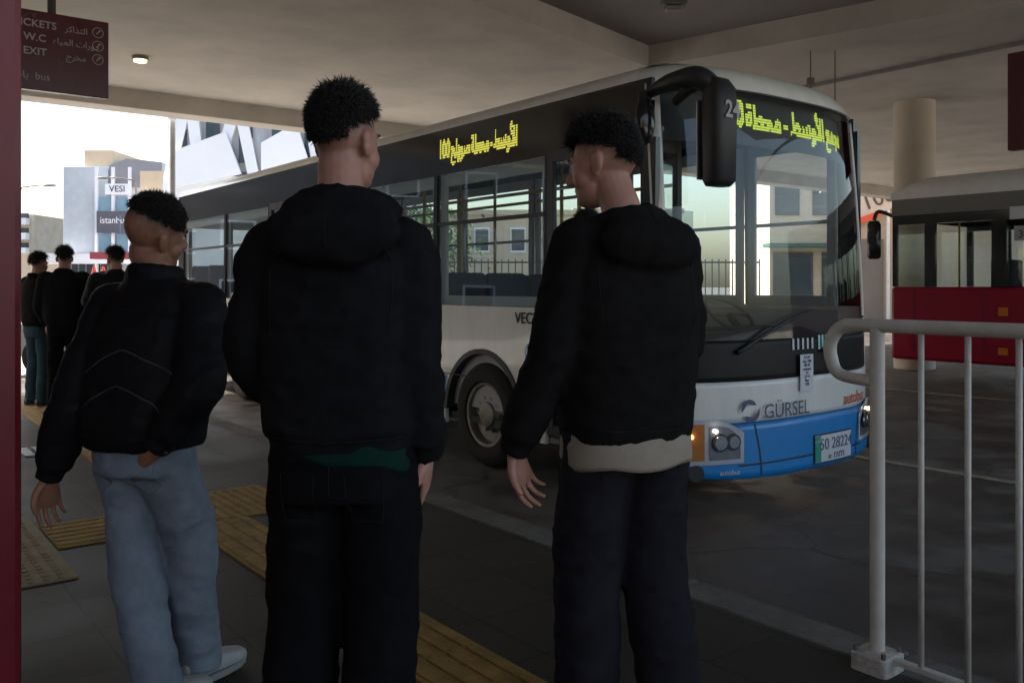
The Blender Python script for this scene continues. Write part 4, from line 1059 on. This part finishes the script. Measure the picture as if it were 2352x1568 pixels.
def hair_mesh(T, region, length, n, seed, lift=.55, curl=.0, shell=1.04):
    """a scalp cap plus thousands of short tufts; region(dir)->0..1 density"""
    rnd = random.Random(seed); mb = MB(); q = T.to_3x3()
    C = Vector((0, -.010, .122)); Rr = Vector((.077, .0985, .094))
    # cap
    g = {}
    U, V = 48, 28
    for i in range(U):
        for j in range(V + 1):
            a = 2 * PI * i / U; b = PI * j / V
            dv = Vector((math.sin(b) * math.cos(a), math.sin(b) * math.sin(a), math.cos(b)))
            k = region(dv); L = length(dv)
            p = C + Vector((dv.x * Rr.x, dv.y * Rr.y, dv.z * Rr.z)) * (shell + (L * 4.2) * min(1, k) * (.85 + .3 * noise.noise(dv * 7 + Vector((seed, 0, 0)))))
            g[i, j] = (k, mb.bm.verts.new(T @ p))
    for i in range(U):
        for j in range(V):
            c = [g[i, j], g[(i + 1) % U, j], g[(i + 1) % U, j + 1], g[i, j + 1]]
            if sum(x[0] for x in c) / 4 > .8:
                try: mb.bm.faces.new([x[1] for x in c])
                except ValueError: pass
    for k_ in range(int(n * 1.9)):
        while True:
            dv = Vector((rnd.gauss(0, 1), rnd.gauss(0, 1), rnd.gauss(0, 1))).normalized()
            if rnd.random() < region(dv): break
        L = length(dv) * (.6 + .9 * rnd.random()) * 1.35 + .003
        base = C + Vector((dv.x * Rr.x, dv.y * Rr.y, dv.z * Rr.z)) * (shell - .03 + length(dv) * 2.8)
        side = Vector((rnd.gauss(0, 1), rnd.gauss(0, 1), rnd.gauss(0, 1) - .5)).normalized()
        t = (dv * lift + side * (1 - lift)).normalized()
        w_ = (.0011 + .0012 * rnd.random()) * (1 + length(dv) * 12); s1 = t.orthogonal().normalized() * w_; s2 = t.cross(s1)
        mid = base + t * L * .55 + side * curl * L * .4; tip = base + t * L + side * curl * L * .9 - Vector((0, 0, curl * L * .3))
        a = [mb.bm.verts.new(T @ (base + s1)), mb.bm.verts.new(T @ (base - s1 * .5 + s2 * .87)), mb.bm.verts.new(T @ (base - s1 * .5 - s2 * .87))]
        b = [mb.bm.verts.new(T @ (mid + s1 * .8)), mb.bm.verts.new(T @ (mid - s1 * .4 + s2 * .7)), mb.bm.verts.new(T @ (mid - s1 * .4 - s2 * .7))]
        c = mb.bm.verts.new(T @ tip)
        for i in range(3):
            j = (i + 1) % 3
            mb.bm.faces.new((a[i], a[j], b[j], b[i])); mb.bm.faces.new((b[i], b[j], c))
    bmesh.ops.delete(mb.bm, geom=[v for v in mb.bm.verts if not v.link_faces], context='VERTS')
    return mb.mesh('hair', True)

def shoe(parent, ankle, yaw, m, k=1.0, pitch=0):
    T = Matrix.Translation((ankle[0], ankle[1], ankle[2] - .085)) @ Matrix.Rotation(yaw, 4, 'Z') @ Matrix.Rotation(pitch, 4, 'X')
    mb = MB()
    rs = []
    for (y, hw, h) in ((-.075, .020, .045), (-.07, .033, .075), (-.03, .040, .095), (.03, .043, .085), (.09, .047, .065), (.15, .047, .052), (.185, .036, .042), (.20, .016, .028)):
        rs.append([T @ Vector((hw * math.copysign(abs(math.cos(a)) ** .7, math.cos(a)), y, .012 + h * (.5 + .5 * math.copysign(abs(math.sin(a)) ** .7, math.sin(a))))) for a in [2 * PI * i / 20 for i in range(20)]])
    mb.rings(rs); o = mb.build('shoe', m, parent, True)
    mb = MB(); rs = []
    for z in (0, .022):
        rs.append([T @ Vector(p + (z,)) for p in [((.040 + .012 * math.sin(PI * (y + .08) / .29)) * sx_, y) for y, sx_ in [(-.078, .5), (-.05, 1), (0, 1), (.08, 1), (.15, .95), (.195, .5), (.195, -.5), (.15, -.95), (.08, -1), (0, -1), (-.05, -1), (-.078, -.5)]]])
    mb.rings(rs); mb.build('sole', mat('sole_rubber', (.28, .28, .28), .8), o)

def person(label, loc, rotz, k, J, head, top, legs, hairf, skin=SKIN, vox=.006, detail=True, tee=None, hood=None, hands=((.5,), (.5,)), group=None, shoe_m=SHOE_B, top_m=CL_BLK, leg_m=CL_PANT, seed=1, tors=None, cuffs=(.050, .047)):
    r = thing('person', label, 'person', loc, rotz, group)
    r.scale = (k, k, k)
    V_ = lambda n_: Vector(J[n_])
    T = Matrix.Translation(J['head']) @ Matrix.Rotation(head[0], 4, 'Z') @ Matrix.Rotation(head[1], 4, 'X') @ Matrix.Rotation(head[2], 4, 'Y') @ Matrix.Diagonal((*(J.get('hs', (1, 1, 1))), 1))
    pel, che, nk = V_('pel'), V_('che'), V_('nk')
    # ---- body: one continuous surface
    b = MB()
    b.stack([(pel.x, pel.y, pel.z - .10, .135, .095, 2.4), (pel.x, pel.y, pel.z, .155, .11, 2.4), (pel.x * .5 + che.x * .5, (pel.y + che.y) / 2, pel.z * .55 + che.z * .45, .130, .095, 2.3), (che.x, che.y, che.z, .155, .11, 2.4), (che.x, che.y, che.z + .10, .15, .095, 2.4), (nk.x, nk.y, nk.z - .03, .085, .065, 2.2)], 28)
    b.limb([(nk + Vector((0, -.005, -.06))), nk + Vector((0, .0, .02)), T @ Vector((0, -.018, .02)), T @ Vector((0, -.012, .08))], [.062, .056, .054, .052], 18, 4)
    head_parts(b, T)
    for s_ in ('L', 'R'):
        sh, el, wr = V_('s' + s_), V_('e' + s_), V_('w' + s_)
        b.limb([che + (sh - che) * .5 + Vector((0, 0, .05)), sh, (sh + el) / 2, el, (el + wr) / 2, wr], [.06, .055, .045, .037, .035, .026], 14, 4)
        hp, kn, an = V_('h' + s_), V_('k' + s_), V_('a' + s_)
        b.limb([hp + Vector((0, 0, .03)), hp, (hp + kn) / 2, kn, (kn + an) * .5 + Vector((0, -.015, .06)), an], [.070, .078, .060, .044, .040, .028], 14, 4)
        b.ell(an + Vector((0, .03, -.045)), (.035, .07, .03))
        hd = J.get('hand' + s_)
        if hd: hand(b, wr, hd[0], hd[1], hd[2], hd[3], hd[4] if len(hd) > 4 else .3)
    bme = fuse(b, vox, 2, factor=.35)
    if hairf:
        Ti = T.inverted(); C_ = Vector((0, -.010, .122)); at = bme.attributes.new('stubble', 'FLOAT', 'POINT'); vals = []
        for v in bme.vertices:
            q_ = Ti @ v.co
            if q_.length > .32 or q_.z < -.02: vals.append(0.0); continue
            d_ = Vector(((q_.x - C_.x) / .077, (q_.y - C_.y) / .0985, (q_.z - C_.z) / .094))
            if abs(q_.x) > .079: vals.append(0.0); continue
            d_.normalize(); acc = 0
            for up in (0, .12, .24, .36, .48, .6):
                acc += hairf[0](Vector((d_.x * .9, d_.y, d_.z + up)).normalized())
            vals.append(min(1, acc / 5.0) ** 1.2 * .92)
        at.data.foreach_set('value', vals)
    link('body', bme, skin, r)
    if detail: eyes(r, T, skin)
    if hairf:
        link('hair', hair_mesh(T, *hairf), HAIR, r)
    # ---- top garment
    t = MB()
    secs = tors or [(.93, .178, .135), (.96, .182, .14), (.985, .205, .158), (1.10, .208, .155), (1.25, .215, .155), (1.38, .212, .145), (1.45, .185, .12), (1.505, .115, .085)]
    ax = lambda z: pel.lerp(che, max(0, min(1.3, (z - pel.z) / (che.z - pel.z))))
    t.stack([(ax(z).x, ax(z).y, z, rx, ry, 2.5) for z, rx, ry in secs], 36)
    for s_ in ('L', 'R'):
        sh, el, wr = V_('s' + s_), V_('e' + s_), V_('w' + s_)
        d_ = (wr - el).normalized()
        t.limb([che + (sh - che) * .45 + Vector((0, 0, .03)), sh + (Vector((0, 0, -.005))), (sh * .55 + el * .45), el, el.lerp(wr, .55), wr - d_ * .045, wr - d_ * .035, wr + d_ * .012], [.085, top.get('sh', .084), top.get('ua', .078), top.get('el', .070), top.get('fa', .064), cuffs[0] + .008, cuffs[0] - .006, cuffs[1] - .006], 18, 4)
        t.ell(sh, top.get('sh', .084) * 1.0)
    if hood:
        for i in range(14):
            a = 2 * PI * i / 14
            back = max(0, -math.sin(a))
            t.ell((nk.x + .082 * math.cos(a), nk.y - .012 + .085 * math.sin(a), nk.z - .02 - .02 * (1 - back) + .018 * back), (.045, .045, .036 + .012 * back), u=12, v=8)
        for (hx, hy, hz, rx, ry, rz) in hood: t.ell((nk.x + hx, nk.y + hy, nk.z + hz), (rx, ry, rz), Matrix.Rotation(R(-14), 3, 'X'))
    elif top.get('collar'):
        for i in range(14):
            a = 2 * PI * i / 14
            t.ell((nk.x + .070 * math.cos(a), nk.y - .004 + .072 * math.sin(a), nk.z - .005 + .012 * max(0, -math.sin(a))), (.026, .026, .038), u=12, v=8)
    tm = fuse(t, top.get('vox', .009), 7, top.get('fold', .007), seed)
    jk = link(top.get('name', 'hoodie'), tm, top_m, r)
    if tee:
        z0, z1, rx, ry, m_, tilt = tee
        tb_ = MB(); rs = []
        for z, g_ in ((z0, 1.0), (z0 + .012, 1.03), ((z0 + z1) / 2, 1.01), (z1, .97)):
            rs.append([(ax(z).x + rx * g_ * math.copysign(abs(math.cos(a)) ** .85, math.cos(a)), ax(z).y + ry * g_ * math.copysign(abs(math.sin(a)) ** .85, math.sin(a)), z + (tilt * math.cos(a) + .006 * math.sin(5 * a)) * (1 if z < z1 - .01 else 0)) for a in [2 * PI * i / 48 for i in range(48)]])
        tb_.rings(rs); o = tb_.build('t_shirt', m_, r, True)
    # ---- trousers
    p = MB()
    hipw = legs.get('hip', .170)
    p.stack([(pel.x, pel.y, pel.z - .16, hipw * .96, .125, 2.6), (pel.x, pel.y, pel.z - .06, hipw, .13, 2.6), (pel.x, pel.y, pel.z + .04, hipw * .97, .122, 2.5), (pel.x, pel.y, pel.z + .09, hipw * .95, .118, 2.5)], 32)
    for s_ in ('L', 'R'):
        hp, kn, an = V_('h' + s_), V_('k' + s_), V_('a' + s_)
        q0, q1, q2, q3 = legs.get('r', (.098, .092, .084, .080))
        p.limb([hp + Vector((0, 0, .05)), hp + Vector((0, 0, -.08)), hp.lerp(kn, .6), kn, kn.lerp(an, .5) + Vector((0, -.008, 0)), an + Vector((0, 0, .03)), an + Vector((0, .0, -.045))], [q0 * .95, q0, (q0 + q1) / 2, q1, q2, q3, q3 * .98], 20, 4)
        shoe(r, an, legs.get('yaw' + s_, 0), shoe_m, pitch=legs.get('pitch' + s_, 0))
    tr_ = link('trousers', fuse(p, .009, 6, legs.get('fold', .008), seed + 5), leg_m, r)
    return r, jk, T, tr_
def sew(o, lines, m, rad=.0022, name='stitching', from_y=-1):
    """raised seam lines laid on the back of a garment"""
    bv = BVHTree.FromPolygons([v.co for v in o.data.vertices], [tuple(p.vertices) for p in o.data.polygons])
    for ln in lines:
        pts = []
        for (x0, z0), (x1, z1) in zip(ln, ln[1:]):
            k = max(2, int(math.dist((x0, z0), (x1, z1)) / .02))
            for i in range(k + (1 if (x1, z1) == ln[-1] else 0)):
                t = i / k; h = bv.ray_cast(Vector((x0 + (x1 - x0) * t, from_y, z0 + (z1 - z0) * t)), Vector((0, 1, 0)))[0]
                if h: pts.append(h)
        if len(pts) > 2: MB().limb(pts, [rad] * len(pts), 6, 1).build(name, m, o, True)

def stand(**kw):
    J = dict(pel=(0, 0, .96), che=(0, 0, 1.30), nk=(0, -.02, 1.51), head=(0, .0, 1.565),
             sL=(-.185, -.01, 1.435), sR=(.185, -.01, 1.435), eL=(-.235, -.03, 1.15), eR=(.235, -.03, 1.15), wL=(-.24, .04, .89), wR=(.24, .04, .89),
             hL=(-.088, 0, .92), hR=(.088, 0, .92), kL=(-.098, .02, .50), kR=(.098, .02, .50), aL=(-.105, -.02, .09), aR=(.105, -.02, .09),
             handL=((0, .15, -1), (1, 0, 0), 1, .35), handR=((0, .15, -1), (-1, 0, 0), -1, .35))
    J.update(kw); return J

HL_FADE = lambda d: max(0, min(1, (d.z * 1.0 - d.y * .10 + .10 - (.35 if abs(d.x) > .75 else 0)) * 6)) * (1 if not (d.y > .55 and d.z < .42) else 0)
HL_FULL = lambda d: max(0, min(1, (d.z - d.y * .55 - (.05 if d.y < 0 else 0) + .0 + (.10 if abs(d.x) < .8 else -.10)) * 3.2)) * (1 if not (d.y > .40 and d.z < .52) else 0) if d.z > -.62 else 0
HL_TOP = lambda d: max(0, min(1, (d.z + d.y * .30 + d.x * .10 - .22) * 3.5)) * (1 if not (d.y > .72 and d.z < .40) else 0)

# centre left man: black hoodie, back to the camera, left hand in the front pocket
J = stand(sL=(-.170, -.01, 1.380), sR=(.150, -.01, 1.385), eL=(-.215, -.02, 1.12), wL=(-.11, .17, .98), eR=(.180, -.04, 1.12), wR=(.196, .035, .895), handL=((.8, .3, -.25), (-.2, -1, 0), -1, .6), handR=((-.10, .30, -1), (-1, 0, 0), -1, .45),
          kL=(-.102, .02, .50), aL=(-.112, -.02, .09), kR=(.092, .01, .50), aR=(.094, -.05, .09), hs=(.90, .93, .97), head=(.0, .012, 1.560), nk=(0, -.02, 1.495))
_, hd2, _, tr2 = person('man in a black hoodie with curly dark hair, seen from behind at centre left', (-.405, 2.12, 0), R(-4), 1.0, J, (R(-24), R(-2), R(0)),
       dict(fold=.011, sh=.078, ua=.074, el=.066, fa=.060), dict(hip=.165, r=(.095, .090, .086, .083)),
       (HL_FULL, lambda d: .0035 + .010 * max(0, d.z + .1), 6500, 3, .5, .7), vox=.0045, hood=[(.01, -.125, -.075, .158, .060, .080), (.02, -.10, -.02, .135, .060, .050), (.09, -.085, -.02, .075, .055, .045)],
       tee=(.898, 1.0, .168, .132, CL_GREEN, -.030), seed=2, top_m=CL_BLK, leg_m=CL_PANT,
       tors=[(.912, .166, .132), (.945, .170, .136), (.97, .188, .15), (1.10, .192, .155), (1.22, .198, .155), (1.34, .190, .145), (1.42, .160, .120), (1.49, .105, .085)])

# right man: black hooded jacket over a cream shirt, head turned to the left
J = stand(sL=(-.150, -.01, 1.39), sR=(.150, -.01, 1.39), eL=(-.235, -.02, 1.10), wL=(-.318, .045, .835), handL=((.34, .12, -1), (.5, -.8, 0), 1, .5, .3), eR=(.195, .03, 1.12), wR=(.10, .24, 1.04), handR=((-.75, .5, .1), (0, -.4, 1), -1, .6),
          head=(-.035, .038, 1.545), nk=(-.01, .0, 1.470), aL=(-.10, .05, .09), aR=(.115, -.05, .09), kL=(-.10, .05, .50))
_, hd3, _, tr3 = person('man in black hooded jacket over cream shirt, head turned left before the bus door', (.325, 2.52, 0), R(20), 1.01, J, (R(42), R(-10), R(4)),
       dict(fold=.011, name='hooded_jacket', sh=.078, ua=.074, el=.066, fa=.060), dict(hip=.172, r=(.100, .096, .092, .088)),
       (HL_FULL, lambda d: .005 + .014 * max(0, d.z + d.y * .3), 5600, 5, .5, .5), vox=.0045, hood=[(.02, -.130, -.075, .150, .060, .075), (.02, -.10, -.03, .120, .06, .045)],
       tee=(.795, .98, .182, .146, CL_CREAM, .004), seed=4, top_m=CL_BLK2, leg_m=CL_NAVY, skin=SKIN,
       tors=[(.862, .184, .146), (.89, .189, .150), (.95, .194, .154), (1.10, .198, .156), (1.22, .200, .156), (1.34, .190, .146), (1.42, .160, .120), (1.475, .105, .085)])
M_RIB = mat('rib_knit', (.016, .016, .018), .9, spec=.1)
for o_ in (hd2, hd3):
    zh = .955 if o_ is hd2 else .905
    sew(o_, [[(-.16, zh), (-.08, zh - .004), (0, zh - .005), (.08, zh - .004), (.16, zh)], [(-.135, 1.40), (-.142, 1.30), (-.138, 1.18)], [(.135, 1.40), (.142, 1.30), (.138, 1.18)], [(.01, 1.48), (.012, 1.38)]], M_RIB, .0017, 'seam')
for o_ in (tr2, tr3): sew(o_, [[(0, .90), (0, .80)], [(-.12, .87), (-.115, .76), (-.04, .76), (-.035, .87)], [(.035, .87), (.04, .76), (.115, .76), (.12, .87)]], M_RIB, .0015, 'seam')
# left man: dark jacket, pale jeans, walking away to the right
J = stand(pel=(0, 0, .93), che=(.0, .05, 1.21), nk=(-.02, .07, 1.405), head=(-.065, .085, 1.452), sL=(-.165, .03, 1.29), sR=(.175, .07, 1.30), eL=(-.205, -.08, 1.02), wL=(-.300, -.11, .745), handL=((-.20, .12, -1), (.9, -.2, 0), 1, .55, .3),
          eR=(.265, -.04, 1.06), wR=(.16, -.10, .87), handR=((-.8, .0, -.35), (0, 1, 0), -1, .55), hL=(-.080, 0, .89), hR=(.080, 0, .89), kL=(-.062, .02, .50), aL=(.085, -.03, .10), kR=(.075, .13, .50), aR=(.040, .20, .10))
_, jk, T1, jn = person('man in a dark jacket and pale blue jeans walking away at the left', (-1.135, 2.72, 0), R(-24), .95, J, (R(-14), R(-4), R(14)),
       dict(fold=.009, name='jacket', collar=True, sh=.085, ua=.082, el=.078, fa=.07), dict(fold=.011, hip=.166, r=(.094, .083, .077, .074), yawL=R(-10), yawR=R(-6)),
       (HL_TOP, lambda d: .005 + .009 * max(0, d.z), 3200, 11, .5, .2), vox=.0045, seed=7, top_m=CL_PUFF, leg_m=CL_DENIM, skin=SKIN2, shoe_m=SHOE_W,
       tors=[(.855, .188, .148), (.885, .198, .158), (.95, .208, .165), (1.05, .214, .168), (1.17, .214, .163), (1.26, .200, .148), (1.33, .165, .12), (1.385, .11, .09)])
M_STI = mat('denim_stitch', (.20, .22, .25), .8)
sew(jn, [[(-.135, .86), (-.13, .745), (-.09, .715), (-.045, .745), (-.035, .86)], [(.035, .86), (.045, .745), (.09, .715), (.13, .745), (.135, .86)], [(0, .93), (0, .80)], [(-.16, .91), (0, .885), (.16, .91)]], M_STI)
sew(jk, [[(-.17, .895), (-.08, .89), (.02, .89), (.10, .89), (.18, .895)]], CL_PUFF, .004, 'hem_seam')
bv = BVHTree.FromPolygons([v.co for v in jk.data.vertices], [tuple(p.vertices) for p in jk.data.polygons])
for z_ in (1.17, 1.06):
    pts = []
    for i in range(15):
        t = -1 + i / 7
        x = .04 + t * .16; z = z_ - .075 * abs(t) ** 1.3
        h = bv.ray_cast(Vector((x, -1, z)), Vector((0, 1, 0)))[0]
        if h: pts.append(h)
    MB().limb(pts, [.0022] * len(pts), 8, 2).build('piping', TRIM, jk.parent, True)
# boarding man between the kerb and the bus door, mostly hidden
J = stand(eL=(-.30, -.02, 1.16), wL=(-.26, .20, 1.30), handL=((.3, .5, .8), (1, 0, 0), 1, .8), eR=(.25, .05, 1.15), wR=(.14, .28, 1.20), handR=((-.4, .5, .6), (-1, 0, .2), -1, .8))
person('man in a dark patterned jacket stepping toward the open bus door', (.43, 5.05, 0), R(-40), .97, J, (R(5), R(-10), 0), dict(fold=.008, name='jacket', collar=True, vox=.012), dict(r=(.095, .088, .080, .075)),
       (HL_FULL, lambda d: .014, 900, 21, .5, .2), vox=.009, seed=12, top_m=mat('patterned_jacket', (.022, .024, .022), .85, var=1.6, vs=14, bump=.2, bs=300), leg_m=CL_PANT)
# waiting men in the distance
bgd = [('waiting man in black with curly hair standing on the platform before the silver car', (-4.72, 9.3, 0), R(12), .96, CL_BLK, CL_PANT, 31, dict(eL=(-.25, .0, 1.14), wL=(-.21, .12, .93))),
       ('waiting man in black jacket and teal jeans half hidden by the maroon column', (-5.13, 9.55, 0), R(-30), .93, CL_BLK2, CL_DENIMB, 37, dict()),
       ('waiting man in a black coat with one hand raised to his face', (-4.05, 9.0, 0), R(35), .95, CL_PUFF, CL_PANT, 41, dict(eL=(-.25, .10, 1.20), wL=(-.12, .24, 1.40), handL=((.2, .1, 1), (.5, -.8, 0), 1, .6)))]
for lab, lc, rz, k, tm_, lm_, sd_, kw in bgd:
    person(lab, lc, rz, k, stand(**kw), (R(10), R(-6), 0), dict(fold=.008, name='jacket', collar=True, vox=.013), dict(r=(.090, .082, .072, .066)),
           (HL_FULL, lambda d: .014 + .01 * max(0, d.z), 700, sd_, .5, .4), vox=.010, seed=sd_, top_m=tm_, leg_m=lm_)

# ------------------------------------------------------------------ groups of look-alikes
for o in COL.objects:
    if o.parent or 'label' not in o: continue
    n_ = o.name.split('.')[0]; lb = o['label']
    gname = {'city_bus': 'city buses in the station', 'parked_car': 'cars parked beyond the station', 'tactile_strip': 'ribbed tactile strips on the platform', 'tactile_pad': 'studded tactile pads on the platform',
             'street_tree': 'street trees beyond the buses', 'street_lamp': 'street lamps on the far street', 'stone_building': 'stone buildings beyond the bus', 'reflection_block': 'unseen blocks added for the bus window reflections'}.get(n_)
    if n_ == 'person': gname = 'men waiting far off on the platform' if lb.startswith('waiting') else 'men standing in front of the bus'
    if gname: o['group'] = gname
